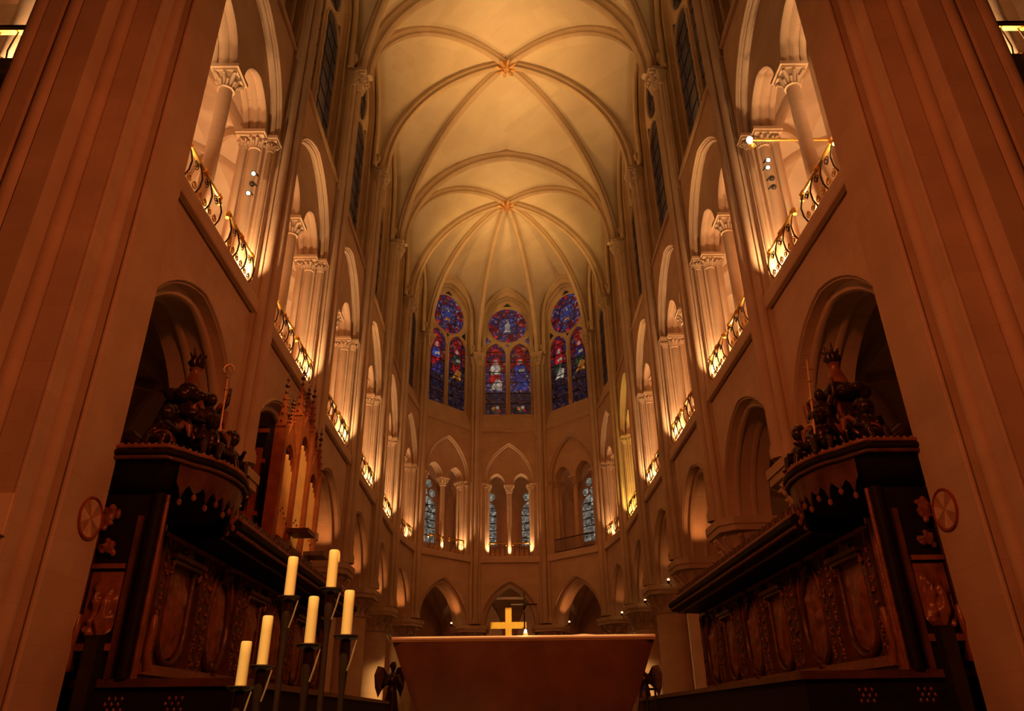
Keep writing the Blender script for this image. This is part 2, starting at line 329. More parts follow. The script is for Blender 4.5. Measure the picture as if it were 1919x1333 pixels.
# ------------------------------------------------------------------ bay walls
def roll_arch(mb, a, h, zs, d, r, n=10, zb=None, cx=0):
    pts = [(cx+x, d, zs+z) for x, z in arch(a, h, n)]
    if zb is not None: pts = [(cx-a, d, zb)]+pts+[(cx+a, d, zb)]
    mb.tube(pts, r, 6)
def window_dims(L):
    q = L/4.36 if L < 5 else 1.27
    return dict(aw=1.75*q, zs=26.65, h=2.3, al=.70*q, cl=.86*q, lb=20.0, ls=24.4, lh=1.0, cr=min(1.37*q, 1.55), cz=26.85, q=q)
bay_cache = {}
def bay_meshes(L):
    key = round(L, 2)
    if key in bay_cache: return bay_cache[key]
    h2 = L/2; R = {}
    # arcade
    a = h2-.66; hA = max(2.45, a*1.08) if L > 5 else 2.35
    mb = MB()
    def notch(aa, hh, z1): return [(-h2, ZA)]+[(-aa, ZA)]+[(x, ZA+z) for x, z in arch(aa, hh, 12)][1:-1]+[(aa, ZA), (h2, ZA), (h2, z1), (-h2, z1)]
    mb.slab(notch(a+.2, hA+.16, ZS-.3), [], 0, .22)
    mb.slab(notch(a, hA, ZS-.3), [], .22, 1.15)
    R['arcade'] = mb.mesh('arcade_wall', 'stone', 30)
    mb = MB(); roll_arch(mb, a+.02, hA, ZA, .25, .075, 12); roll_arch(mb, a+.27, hA+.24, ZA, 0.0, .05, 12); roll_arch(mb, a+.03, hA+.02, ZA, .7, .09, 12)
    R['arcade_moulding'] = mb.mesh('arch_moulding', 'rib', 60)
    # gallery
    ae = h2-.62; he = max(2.6, ae*1.1); ae2 = ae-.17; cw = .2; as_ = (ae2-cw)/2; hs = as_*1.22; cs = (ae2+cw)/2
    mb = MB()
    mb.slab([(-h2, ZS-.3), (h2, ZS-.3), (h2, ZCL), (-h2, ZCL)], [opening(ae, ZS, ZSP, he)], 0, .24)
    inner = [(-ae2, ZS)]+[(-cs+x, ZSP+z) for x, z in arch(as_, hs)]+[(cs+x, ZSP+z) for x, z in arch(as_, hs)]+[(ae2, ZS)]
    mb.slab([(-h2, ZS-.3), (h2, ZS-.3), (h2, ZCL), (-h2, ZCL)], [inner], .24, .86)
    R['gallery'] = mb.mesh('gallery_wall', 'stone', 30)
    mb = MB()
    roll_arch(mb, ae+.07, he+.08, ZSP, -.01, .055); roll_arch(mb, ae-.02, he-.03, ZSP, .12, .07)
    for c in (-cs, cs):
        roll_arch(mb, as_-.01, hs-.01, ZSP, .30, .075, cx=c); roll_arch(mb, as_+.02, hs+.02, ZSP, .52, .085, cx=c); roll_arch(mb, as_-.01, hs-.01, ZSP, .76, .075, cx=c)
    R['gallery_moulding'] = mb.mesh('arch_moulding', 'rib', 60)
    mb = MB()
    for s in (-1, 1):
        mb.tube([(s*(ae2+.02), .44, ZS), (s*(ae2+.02), .44, ZSP-.52)], .14, 10)
        mb.tube([(s*(ae+.0), .10, ZS), (s*(ae+.0), .10, ZSP-.46)], .08, 8)
        mb.tube([(s*(ae2-.02), .72, ZS), (s*(ae2-.02), .72, ZSP-.46)], .10, 8)
        mb.tube([(s*(ae2+.02), .44, ZS), (s*(ae2+.02), .44, ZS+.16)], .19, 10); mb.tube([(s*ae, .10, ZS), (s*ae, .10, ZS+.14)], .12, 8)
    R['respond'] = mb.mesh('respond_shaft', 'rib', 60)
    mb = MB()
    def leafcap(cx, cy, r0, r1, zt, hh):
        mb.lathe([(r0, zt-hh), (r0*1.2, zt-hh+.03), (r0*1.02, zt-hh+.08), (r0*1.1, zt-hh*.6), (r1*.86, zt-hh*.35), (r1, zt-.18)], cx, cy, 12)
        for i in range(8):
            t = 2*PI*i/8+PI/8; c_, s_ = math.cos(t), math.sin(t); e_ = r1*1.12
            mb.tube([(cx+c_*r0, cy+s_*r0, zt-hh*.85), (cx+c_*r1*.8, cy+s_*r1*.8, zt-hh*.55), (cx+c_*e_, cy+s_*e_, zt-.24), (cx+c_*e_*1.08, cy+s_*e_*1.08, zt-.30)], [.03, r1*.17, r1*.18, .02], 6)
            t += PI/8; c_, s_ = math.cos(t), math.sin(t)
            mb.tube([(cx+c_*r0, cy+s_*r0, zt-hh*.9), (cx+c_*r1*.82, cy+s_*r1*.82, zt-hh*.62), (cx+c_*r1*.95, cy+s_*r1*.95, zt-hh*.58), (cx+c_*r1*.97, cy+s_*r1*.97, zt-hh*.68)], [.02, r1*.14, r1*.14, .02], 6)
    for s in (-1, 1):
        leafcap(s*(ae2+.02), .44, .14, .22, ZSP+.02, .55); mb.box(s*(ae2+.02)-.24, s*(ae2+.02)+.24, .20, .9, ZSP-.16, ZSP-.09); mb.box(s*(ae2+.02)-.28, s*(ae2+.02)+.28, .16, .92, ZSP-.09, ZSP)
        leafcap(s*(ae2-.0), .72, .10, .16, ZSP+.02, .5)
        leafcap(s*ae, .10, .08, .14, ZSP+.02, .48); mb.box(s*ae-.16, s*ae+.16, -.07, .2, ZSP-.16, ZSP-.09); mb.box(s*ae-.19, s*ae+.19, -.10, .2, ZSP-.09, ZSP)
    R['respond_capital'] = mb.mesh('respond_capital', 'rib', 40)
    # sill string course
    mb = MB(); prof = [(-.15, ZS-.34), (-.15, ZS-.10), (-.11, ZS+.0), (.9, ZS+.0), (.9, ZS-.36), (-.02, ZS-.36), (-.06, ZS-.42)]
    mb.rings([[(-h2, p[0], p[1]) for p in prof], [(h2, p[0], p[1]) for p in prof]])
    mb.tube([(-h2, -.11, ZS-.36), (h2, -.11, ZS-.36)], .05, 6)
    R['sill'] = mb.mesh('string_course', 'stone', 30)
    mb = MB(); mb.tube([(-h2, -.03, 18.62), (h2, -.03, 18.62)], .06, 6)
    D = window_dims(L)
    zb = 19.75
    # sloping ledge under the window
    mb.rings([[(u, -.02, 18.9), (u, .42, zb+.2), (u, .8, zb+.2), (u, .8, 18.6), (u, -.02, 18.6)] for u in (-D['aw'], D['aw'])])
    R['ledge'] = mb.mesh('window_ledge', 'stone', 30)
    # clerestory
    mb = MB(); zt = 31.2
    mb.slab([(-h2, ZCL), (h2, ZCL), (h2, zt), (-h2, zt)], [opening(D['aw']+.16, 18.9, D['zs'], D['h']+.16, n=12)], 0, .2)
    mb.slab([(-h2, ZCL), (h2, ZCL), (h2, zt), (-h2, zt)], [opening(D['aw'], 18.9, D['zs'], D['h'], n=12)], .2, .42)
    R['clerestory'] = mb.mesh('clerestory_wall', 'stone', 30)
    mb = MB(); roll_arch(mb, D['aw']+.17, D['h']+.17, D['zs'], .0, .06, 12, 18.9); roll_arch(mb, D['aw']+.03, D['h']+.03, D['zs'], .2, .07, 12, 18.9)
    # wall rib (formeret) and its colonnettes
    for s in (-1, 1):
        mb.tube([(s*(h2-.38), -.06, 18.3), (s*(h2-.38), -.06, 24.6)], .085, 8); mb.frustum(s*(h2-.38), -.06, 24.5, 24.85, .09, .09, .17, .17)
    R['window_moulding'] = mb.mesh('window_moulding', 'rib', 60)
    # tracery
    mb = MB(); holes = [opening(D['al'], D['lb'], D['ls'], D['lh'], cx=c*D['cl'], n=7) for c in (-1, 1)]+[circ(0, D['cz'], D['cr'])]
    q = D['q']
    holes += [[(-.16*q, 25.30), (.16*q, 25.30), (0, 25.02)]]
    for s in (-1, 1): holes.append([(s*1.18*q, 25.55), (s*1.52*q, 25.95), (s*1.56*q, 25.30)][::(1 if s > 0 else -1)])
    holes.append([(-.36*q, 28.42), (.36*q, 28.42), (0, 28.72)])
    mb.slab(opening(D['aw'], zb+.2, D['zs'], D['h'], n=12), holes, .42, .6)
    for c in (-1, 1): roll_arch(mb, D['al']+.05, D['lh']+.05, D['ls'], .42, .05, 7, D['lb'], cx=c*D['cl'])
    mb.tube([(x, .42, z) for x, z in circ(0, D['cz'], D['cr']+.05)], .05, 6, True)
    mb.tube([(0, .40, D['lb']), (0, .40, D['ls'])], .08, 8)
    R['tracery'] = mb.mesh('tracery', 'rib', 40)
    R['dims'] = dict(D, ae=ae, ae2=ae2, a=a, h2=h2, hA=hA, as_=as_, cs=cs)
    # dark iron saddle bars
    mb = MB()
    for c in (-1, 1):
        for i in range(1, 7):
            z = D['lb']+i*(D['ls']+.35-D['lb'])/6
            mb.box(c*D['cl']-D['al'], c*D['cl']+D['al'], .455, .475, z-.03, z+.03)
        for j in (-1, 1): mb.box(c*D['cl']+j*D['al']*.52-.014, c*D['cl']+j*D['al']*.52+.014, .46, .475, D['lb'], D['ls']+.2)
    R['bars'] = mb.mesh('saddle_bars', 'iron', 30)
    # panes: six rows in each lancet, a row object each; rose petals
    P = []
    for c in (-1, 1):
        for i in range(6):
            z0 = D['lb']+i*(D['ls']+.35-D['lb'])/6; z1 = D['lb']+(i+1)*(D['ls']+.35-D['lb'])/6
            cx = c*D['cl']
            if i < 5: poly = [(cx-D['al'], z0), (cx+D['al'], z0), (cx+D['al'], z1), (cx-D['al'], z1)]
            else:
                ar = [(cx+x, D['ls']+z) for x, z in arch(D['al'], D['lh'], 7)]
                poly = [(cx-D['al'], z0)]+ar+[(cx+D['al'], z0)]
            P.append((c, i, MB().slab(poly, [], .48, .495)))
    R['panes'] = P
    pet = []
    for i in range(12):
        t0, t1 = 2*PI*i/12, 2*PI*(i+1)/12
        pts = [(r*math.cos(t), D['cz']+r*math.sin(t)) for r, t in [(D['cr']*.5, t0), (D['cr'], t0), (D['cr'], (t0+t1)/2), (D['cr'], t1), (D['cr']*.5, t1), (D['cr']*.5, (t0+t1)/2)]]
        pet.append(MB().slab(pts, [], .48, .495))
    R['petals'] = pet; R['hub'] = MB().slab(circ(0, D['cz'], D['cr']*.5, 16), [], .478, .495)
    sp = []
    for hpoly in holes[3:]: sp.append(MB().slab(hpoly, [], .48, .495))
    R['spandrels'] = sp
    mb = MB()
    for i in range(8):
        t = 2*PI*i/8+.2
        mb.tube([(D['cr']*.5*math.cos(t), .47, D['cz']+D['cr']*.5*math.sin(t)), (D['cr']*math.cos(t), .47, D['cz']+D['cr']*math.sin(t))], .016, 4)
    mb.tube([(x, .47, z) for x, z in circ(0, D['cz'], D['cr']*.5, 20)], .025, 4, True); mb.tube([(x, .47, z) for x, z in circ(0, D['cz'], D['cr']*.8, 24)], .016, 4, True)
    R['rose_lead'] = mb.mesh('rose_lead', 'iron', 30)
    bay_cache[key] = R
    return R
mesh_pool = {}
def pooled(key, mb_fn, name, mat, smooth=None):
    if key not in mesh_pool: mesh_pool[key] = mb_fn().mesh(name, mat, smooth)
    return mesh_pool[key]
win_no = 0
def figure_glass(parent, cx, z0, kind, sc=1.0):
    """a standing or seated figure in coloured glass: flat cut pieces in front of the field"""
    def pc(name, pts, mat, d=.474): MB().slab([(cx+x*sc, z0+z*sc) for x, z in pts], [], d-.006, d).build(name, mat, parent, None)
    ov = lambda x, z, rx, rz, n=10: [(x+rx*math.cos(2*PI*i/n), z+rz*math.sin(2*PI*i/n)) for i in range(n)]
    robe, cloak, skirt = {'mary': ('g_blue', 'g_deep', 'g_blue'), 'christ': ('g_white', 'g_ruby', 'g_white'), 'angel': ('g_blue', 'g_ruby', 'g_deep'), 'saint': ('g_deep', 'g_green', 'g_amber'), 'monk': ('g_ruby', 'g_green', 'g_white'), 'green': ('g_green', 'g_ruby', 'g_amber')}[kind]
    pc('halo_glass', ov(0, 1.98, .27, .29), 'g_ruby', .474)
    pc('head_glass', ov(0, 1.97, .14, .18), 'g_flesh', .468)
    pc('robe_glass', [(-.30, 1.05), (.28, 1.05), (.34, 1.55), (.20, 1.80), (-.20, 1.80), (-.36, 1.50)], robe, .474)
    pc('sleeve_glass', [(-.1, 1.25), (.30, 1.32), (.24, 1.52), (-.08, 1.45)], 'g_white', .466)
    pc('cloak_glass', [(-.44, .55), (.1, .50), (.34, 1.1), (-.34, 1.1)], cloak, .470)
    pc('skirt_glass', [(-.38, 0.02), (-.05, .1), (.36, 0.0), (.42, .62), (.05, .82), (-.1, .5)], skirt, .466)
def make_window(side, k, mid, rz, L):
    global win_no
    win_no += 1
    R = bay_meshes(L); D = R['dims']; lit = k in (7, 8)
    e = empty('window_%d' % win_no, (mid.x, mid.y, 0), rz)
    struct(e, ('tall stained glass window with rose over two lancets, ' if lit else 'tall dark leaded window with rose over two lancets, ')+bayname(side, k))
    inst('tracery', R['tracery'], e); inst('saddle_bars', R['bars'], e); inst('rose_lead', R['rose_lead'], e)
    kL = round(L, 2)
    for c, i, mb in R['panes']:
        if not lit: mt = 'glass_night'
        else:
            mt = {0: 'glass_dim', 1: 'glass_dim', 2: 'glass_edge', 3: 'glass_blue', 4: 'glass_red', 5: 'glass_red'}[i] if k == 8 else {0: 'glass_dim', 1: 'glass_dim', 2: 'glass_dim', 3: 'glass_dim', 4: 'glass_red', 5: 'glass_red'}[i]
        inst('pane', pooled(('pane', kL, c, i, mt), lambda: mb, 'pane', mt), e)
    for i, mb in enumerate(R['petals']):
        mt = ('glass_blue' if i % 3 else 'glass_red') if lit else 'glass_night'
        inst('rose_pane', pooled(('pet', kL, i, mt), lambda: mb, 'rose_pane', mt), e)
    inst('rose_hub', pooled(('hub', kL, lit), lambda: R['hub'], 'rose_hub', 'glass_hub' if lit else 'glass_night'), e)
    for i, mb in enumerate(R['spandrels']):
        mt = ('glass_edge' if k == 8 and i < 3 else 'glass_night')
        inst('spandrel_pane', pooled(('spn', kL, i, mt), lambda: mb, 'spandrel_pane', mt), e)
    if lit:
        q = D['q']
        kinds = {('apse', 8): ('christ', 'mary'), ('left', 7): ('angel', 'green'), ('right', 7): ('monk', 'saint')}[(side, k)]
        for c, kd in zip((-1, 1), kinds):
            if k == 8: figure_glass(e, c*D['cl'], 21.75, kd, 1.12)
            else: figure_glass(e, c*D['cl'], 22.1, kd, 1.05)
            MB().slab([(c*D['cl']+x, 24.55+z) for x, z in arch(.34, .52, 5)], [], .466, .474).build('canopy_glass', 'g_ruby', e, None)
            if k == 8:
                for j, (dx, dz, mt) in enumerate(((-.15, .3, 'g_amber'), (.12, .36, 'g_white'), (0, .12, 'g_green'), (.2, .14, 'g_ruby'))):
                    MB().slab(circ(c*D['cl']+dx, 20.15+dz, .13, 9), [], .466, .474).build('roundel_glass', mt, e, None)
        for nm, pts, mt in (('figure_head_glass', circ(.02, .30, .10, 8), 'g_flesh'), ('figure_robe_glass', [(-.16, -.30), (.10, -.34), (.20, .0), (.14, .18), (-.10, .2), (-.20, 0)], 'g_white' if k == 8 else 'g_blue'), ('figure_lap_glass', [(-.24, -.5), (.22, -.46), (.16, -.22), (-.18, -.22)], 'g_amber' if k == 7 else 'g_white')):
            MB().slab([(x, D['cz']+z) for x, z in pts], [], .462, .472).build(nm, mt, e, None)
        for i in range(8):
            t = 2*PI*i/8
            MB().slab(circ(D['cr']*.86*math.cos(t), D['cz']+D['cr']*.86*math.sin(t), .15, 8), [], .466, .474).build('roundel_glass', 'g_ruby', e, None)
for (side, k, mid, rz, L) in bays:
    R = bay_meshes(L); wl = wall_of(side, k); loc = (mid.x, mid.y, 0)
    for nm, key in (('arcade_wall', 'arcade'), ('arch_moulding', 'arcade_moulding'), ('gallery_wall', 'gallery'), ('arch_moulding', 'gallery_moulding'), ('respond_shaft', 'respond'),
                    ('respond_capital', 'respond_capital'), ('string_course', 'sill'), ('window_ledge', 'ledge'), ('clerestory_wall', 'clerestory'), ('window_moulding', 'window_moulding')):
        inst(nm, R[key], wl, loc, rz)
    make_window(side, k, mid, rz, L)

# vault shafts, one cluster at each bay corner
def shaft_mesh():
    mb = MB(); z0, z1 = ZA+.1, 23.35
    mb.box(-.42, .42, -.10, .1, z0, z1)
    for x, y, r in ((0, -.27, .17), (-.27, -.17, .115), (.27, -.17, .115)):
        mb.tube([(x, y, z0), (x, y, z1)], r, 10); mb.tube([(x, y, z0), (x, y, z0+.22)], r*1.35, 10); mb.tube([(x, y, z0+.22), (x, y, z0+.32)], r*1.18, 10)
    return mb
SH = shaft_mesh().mesh('vault_shaft', 'rib', 50)
mb = MB()
mb.frustum(0, -.26, 23.3, 23.95, .18, .18, .36, .3); mb.box(-.42, .42, -.58, .1, 23.95, 24.08); mb.box(-.46, .46, -.62, .1, 24.08, 24.22)
for s in (-1, 1): mb.frustum(s*.33, -.15, 23.35, 23.95, .12, .12, .22, .2)
for i in range(9):
    t = PI+PI*i/8
    for rr, z in ((.36, 23.85), (.28, 23.62)): mb.ell((rr*1.15*math.cos(t), -.22+rr*math.sin(t), z), (.07, .07, .1), 6, 4)
SHC = mb.mesh('shaft_capital', 'rib', 40)
# arcade columns: round drum, leafy capital, square abacus
mb = MB().lathe([(.78, 0), (.78, .5), (.72, .55), (.74, .68), (.66, .8), (.62, .9), (.62, 5.35)], n=24); COLM = mb.mesh('column_drum', 'stone', 50)
mb = MB().lathe([(.62, 5.3), (.68, 5.36), (.64, 5.42), (.66, 5.6), (.80, 5.9), (.92, 6.05)], n=24); COLC = mb.mesh('capital', 'rib', 50)
mb = MB()
mb.prism([(-.98, -.62), (-.62, -.98), (.62, -.98), (.98, -.62), (.98, .62), (.62, .98), (-.62, .98), (-.98, .62)], 6.05, 6.22)
mb.prism([(-1.02, -.66), (-.66, -1.02), (.66, -1.02), (1.02, -.66), (1.02, .66), (.66, 1.02), (-.66, 1.02), (-1.02, .66)], 6.22, ZA+.02); COLA = mb.mesh('abacus', 'rib', 30)
mb = MB()
for row, (rr, z, n_, sz) in enumerate(((.90, 5.95, 12, .12), (.78, 5.68, 12, .11))):
    for i in range(n_):
        t = 2*PI*(i+.5*row)/n_
        c_, s_ = math.cos(t), math.sin(t)
        mb.tube([(c_*.64, s_*.64, z-.32), (c_*(rr-.06), s_*(rr-.06), z-.12), (c_*(rr+.04), s_*(rr+.04), z), (c_*(rr+.10), s_*(rr+.10), z-.06)], [.05, .07, .075, .04], 6)
COLF = mb.mesh('capital_foliage', 'rib', 60)
def corner_rot(P, side):
    # rotation so that local -y faces the vessel
    k = P
    if k <= 4: n = Vector((1, 0))
    else:
        a = Vector(KR[k])-Vector(KR[k-1]); b = (Vector(KR[k+1])-Vector(KR[k])) if k < 7 else Vector((-1, 0))
        t = (a.normalized()+b.normalized()).normalized(); n = Vector((t.y, -t.x))
    if side == 'left': n = Vector((-n.x, n.y))
    return math.atan2(-n.x, n.y), n
for side in ('left', 'right'):
    s = -1 if side == 'left' else 1
    for k in range(1, 8):
        rz, n = corner_rot(k, side); P = Vector((s*KR[k][0], KR[k][1]))
        wl = walls['apse'] if k >= 6 else walls[side]
        inst('vault_shaft', SH, wl, (P.x, P.y, 0), rz); inst('shaft_capital', SHC, wl, (P.x, P.y, 0), rz)
        c = P+n*.6
        e = empty('arcade_column', (c.x, c.y, 0), rz)
        tag(e, 'thick round limestone column with leafy capital, %s from the front in the %s arcade' % (ORD[k-1], side), 'column', 'round columns of the choir arcade', 'thing')
        inst('drum', COLM, e); cp = inst('capital', COLC, e); inst('abacus', COLA, cp); inst('foliage', COLF, cp)

# ------------------------------------------------------------------ vault
vault = empty('ceiling'); struct(vault, 'pale ribbed stone vault over the choir')
ZV, ZB, ZT, ZF = 24.15, 31.3, 30.45, 29.75
def arc3(A, C, n=18):
    """rib curve from springer A up to keystone C"""
    A, C = Vector(A), Vector(C); hv = Vector((C.x-A.x, C.y-A.y, 0)); L = hv.length; H = C.z-A.z; u = hv/L
    out = []
    if H >= L:
        r = (L*L+H*H)/(2*L); t1 = math.atan2(H, r-L)
        for i in range(n+1):
            t = t1*i/n; out.append(A+u*(r-r*math.cos(t))+Vector((0, 0, r*math.sin(t))))
    else:
        r = (L*L+H*H)/(2*H); t0 = math.asin((r-H)/r)
        for i in range(n+1):
            t = t0+(PI/2-t0)*i/n
            out.append(A+u*(r*math.cos(t0)-r*math.cos(t))+Vector((0, 0, r*math.sin(t)-r*math.sin(t0))))
    return out
RIBP = [(-.17, -.06), (.17, -.06), (.19, .10), (.13, .16), (.10, .24), (.13, .31), (.07, .37), (-.07, .37), (-.13, .31), (-.10, .24), (-.13, .16), (-.19, .10)]
def rib(A, C, name='rib', sc=1.0, parent=None):
    pts = arc3(A, C); hv = Vector((C[0]-A[0], C[1]-A[1], 0)).normalized(); side = Vector((-hv.y, hv.x, 0))
    # inner normal must point down/inwards
    t = (pts[1]-pts[0]).normalized(); nn = side.cross(t)
    if nn.dot(hv) < 0: side = -side
    MB().sweep(pts, side, [(a*sc, b*sc) for a, b in RIBP]).build(name, 'rib', parent or vault, 45)
    return pts
def half_cell(ribpts, G, n=14):
    """ruled web between a rib and the boundary curve G (both from the same springer to the same key)"""
    def samp(c, t):
        x = t*(len(c)-1); i = min(int(x), len(c)-2); return c[i].lerp(c[i+1], x-i)
    rows = []
    for i in range(25):
        t = i/24; a = samp(ribpts, t); b = samp(G, t); row = []
        for j in range(n//2+1):
            q = j/(n//2); p = a.lerp(b, q); p.z += .10*math.sin(PI*q)*min(1, (a-b).length/3); row.append(p)
        rows.append(row)
    return rows
def stilt_arc(A, Mx, n, rise):
    """a wall arch: upright stilts, then a pointed arc of the given rise"""
    A = Vector(A); zs = max(A.z, Mx[2]-rise); top = arc3((A.x, A.y, zs), Mx, n-3)
    return [A.lerp(Vector((A.x, A.y, zs)), i/3) for i in range(3)]+top
def wall_curve(A, Mx, C, n1=12, n2=12, rise=None):
    f = arc3(A, Mx, n1) if rise is None else stilt_arc(A, Mx, n1, rise); Mv, Cv = Vector(Mx), Vector(C)
    return f[:-1]+[Mv.lerp(Cv, i/n2)+Vector((0, 0, .25*math.sin(PI*i/n2))) for i in range(n2+1)]
def cell(mb, A, B, C, Mx, ends=None, rise=None):
    """web between ribs A-C and B-C over a wall arch (springing at ends) or transverse arch with apex Mx"""
    for S, E in zip((A, B), ends or (A, B)):
        mb.rings(half_cell(arc3(S, C, 24), wall_curve(E, Mx, C, rise=rise)), closed=False, caps=False)
def formeret(A, B, z):
    m_ = Vector(((A[0]+B[0])/2, (A[1]+B[1])/2, z)); return m_
def sp_(x, y): return (x, y, ZV)
bosses = []
def web(name, A, B, C, Mx, ends=None, rise=None):
    mb = MB(); cell(mb, A, B, C, Mx, ends, rise); mb.build(name, 'plaster', vault, 60)
def insetK(k, s, d=.22):
    rz, n = corner_rot(max(k, 1), 'right'); p = Vector(KR[k])-n*d
    return (s*p.x, p.y, ZV)
def wall_rib(A, B, Mx, wall=3.2):
    for S in (A, B):
        zs = Mx[2]-wall; hv = Vector((Mx[0]-S[0], Mx[1]-S[1], 0)).normalized(); side = Vector((-hv.y, hv.x, 0))
        pts = stilt_arc(S, Mx, 16, wall)
        if side.cross((pts[6]-pts[5]).normalized()).dot(hv) < 0: side = -side
        MB().sweep(pts, side, [(a*.6, b*.6) for a, b in RIBP]).build('wall_rib', 'rib', vault, 45)
for k0 in (0, 2):
    C = (0, KY[k0+1], ZB)
    for s in (-1, 1):
        for k in (k0, k0+1, k0+2): rib(insetK(k, s), C)
        for k in (k0, k0+1):
            A, B = insetK(k, s), insetK(k+1, s); Mx = (s*W, (A[1]+B[1])/2, ZF)
            eA, eB = (s*(W-.02), A[1]+.2, ZV), (s*(W-.02), B[1]-.2, ZV)
            web('web', A, B, C, Mx, (eA, eB), 3.6); wall_rib((s*W, A[1]+.42, ZV), (s*W, B[1]-.42, ZV), Mx, 3.5)
    for k in (k0, k0+2): web('web', insetK(k, -1), insetK(k, 1), C, (0, KY[k], ZT))
    bosses.append(C)
for k in (0, 2, 4):
    for s in (-1, 1): rib(insetK(k, s, .3), (0, KY[k], ZT), 'transverse_arch', 1.35)
C = (0, 37.65, ZB); bosses.append(C)
for s in (-1, 1):
    for k in (4, 5, 6, 7): rib(insetK(k, s), C)
    for k in (4, 5, 6):
        A, B = insetK(k, s), insetK(k+1, s); a2, b2 = Vector((s*KR[k][0], KR[k][1], 0)), Vector((s*KR[k+1][0], KR[k+1][1], 0)); mm = (a2+b2)/2; mm.z = ZF
        rs = 3.6 if k == 4 else 2.8; t = (b2-a2).normalized(); u_ = t*.2
        web('web', A, B, C, tuple(mm), ((a2.x+u_.x, a2.y+u_.y, ZV), (b2.x-u_.x, b2.y-u_.y, ZV)), rs); t = t*.42
        wall_rib((a2.x+t.x, a2.y+t.y, ZV), (b2.x-t.x, b2.y-t.y, ZV), tuple(mm), rs-.1)
web('web', insetK(4, -1), insetK(4, 1), C, (0, KY[4], ZT))
x7 = KR[7][0]
web('web', insetK(7, -1), insetK(7, 1), C, (0, KR[7][1], ZF), ((-x7+.2, KR[7][1], ZV), (x7-.2, KR[7][1], ZV)), 2.8); wall_rib((-x7+.42, KR[7][1], ZV), (x7-.42, KR[7][1], ZV), (0, KR[7][1], ZF), 2.7)
for i, C in enumerate(bosses):
    e = empty('boss_core', (C[0], C[1], C[2]), 0, vault); e.name = 'keystone'
    MB().lathe([(.05, -.56), (.14, -.54), (.17, -.46), (.26, -.40), (.30, -.3), (.25, -.1), (.25, .1)], n=16).build('boss', 'bossgilt', e)
    mb = MB()
    for j in range(8):
        t = 2*PI*j/8+.2; c_, s_ = math.cos(t), math.sin(t)
        mb.tube([(c_*.2, s_*.2, -.48), (c_*.36, s_*.36, -.48), (c_*.50, s_*.50, -.40), (c_*.58, s_*.58, -.44)], [.05, .085, .07, .03], 6)
    mb.build('boss_leaves', 'bossgilt', e)
# upper closing of the vault so no light escapes above it
MB().box(-9, 9, 5, 49, 32.6, 32.8).build('vault_cover', 'plaster', vault)

# ------------------------------------------------------------------ aisles and galleries behind the walls
back = struct(empty('wall_outer'), 'outer wall of aisle and gallery seen through the arches')
cells = []
for s in (-1, 1):
    for k in range(7): cells.append((s, k, KR[k], KR[k+1], KO[k], KO[k+1]))
def off(P, k, s, d):
    rz, n = corner_rot(min(max(k, 1), 7), 'right'); q = Vector(P)+n*d; return (s*q.x, q.y)
mbF, mbA, mbG, mbO = MB(), MB(), MB(), MB()
def quadvault(mb, c4, zs, zb):
    C = Vector((sum(p[0] for p in c4)/4, sum(p[1] for p in c4)/4, zb))
    for i in range(4):
        A, B = c4[i], c4[(i+1) % 4]; A3, B3 = (A[0], A[1], zs), (B[0], B[1], zs)
        mb_ = Vector(((A[0]+B[0])/2, (A[1]+B[1])/2, zb-.25))
        for S in (A3, B3):
            rp_ = arc3(S, C, 10); G = wall_curve(S, mb_, C, 5, 5); rows = []
            for q in range(11): rows.append([rp_[q].lerp(G[q], j/3) for j in range(4)])
            mb.rings(rows, closed=False, caps=False)
    return C
mbr = MB()
allc = []
for (s, k, P, Q, Po, Qo) in cells:
    c4 = [off(P, k, s, .9), off(Q, k+1, s, .9), (s*Qo[0], Qo[1]), (s*Po[0], Po[1])]; allc.append(c4)
allc.append([off(KR[7], 7, -1, .9), off(KR[7], 7, 1, .9), (KO[7][0], KO[7][1]), (-KO[7][0], KO[7][1])])
for c4 in allc:
    mbF.prism(c4, ZS-.35, ZS-.05)
    for mbx, zs, zb in ((mbA, ZA, 9.7), (mbG, ZSP, 17.9)):
        C = quadvault(mbx, c4, zs, zb)
        for A in c4:
            pts = arc3((A[0], A[1], zs), C, 10); hv = Vector((C.x-A[0], C.y-A[1], 0)).normalized(); sd = Vector((-hv.y, hv.x, 0))
            if sd.cross((pts[1]-pts[0]).normalized()).dot(hv) < 0: sd = -sd
            mbr.sweep(pts, sd, [(-.1, -.03), (.1, -.03), (.1, .12), (.05, .2), (-.05, .2), (-.1, .12)])
    (x0, y0), (x1, y1) = c4[3], c4[2]
    t = Vector((x1-x0, y1-y0)).normalized(); n_ = Vector((-t.y, t.x))
    if n_.dot(Vector((x0, y0-30))) < 0: n_ = -n_
    mbO.prism([(x0-t.x*.2, y0-t.y*.2), (x1+t.x*.2, y1+t.y*.2), (x1+n_.x*.5, y1+n_.y*.5), (x0+n_.x*.5, y0+n_.y*.5)], 0, 18.6)
    # wall piers between the outer bays
    for (px, py) in ((x0, y0), (x1, y1)):
        mbO.lathe([(.34, 0), (.34, 18.4)], px-n_.x*.1, py-n_.y*.1, 10)
mbF.build('gallery_floor', 'stone', back); mbA.build('aisle_vault', 'plaster', back, 60); mbG.build('gallery_vault', 'plaster', back, 60); mbr.build('gallery_ribs', 'rib', back, 45); mbO.build('outer_wall', 'stone', back, 40)
# roof slabs over aisles keep the outside dark
for c4 in allc: MB().prism(c4, 18.75, 18.9).build('gallery_roof', 'stone', back)
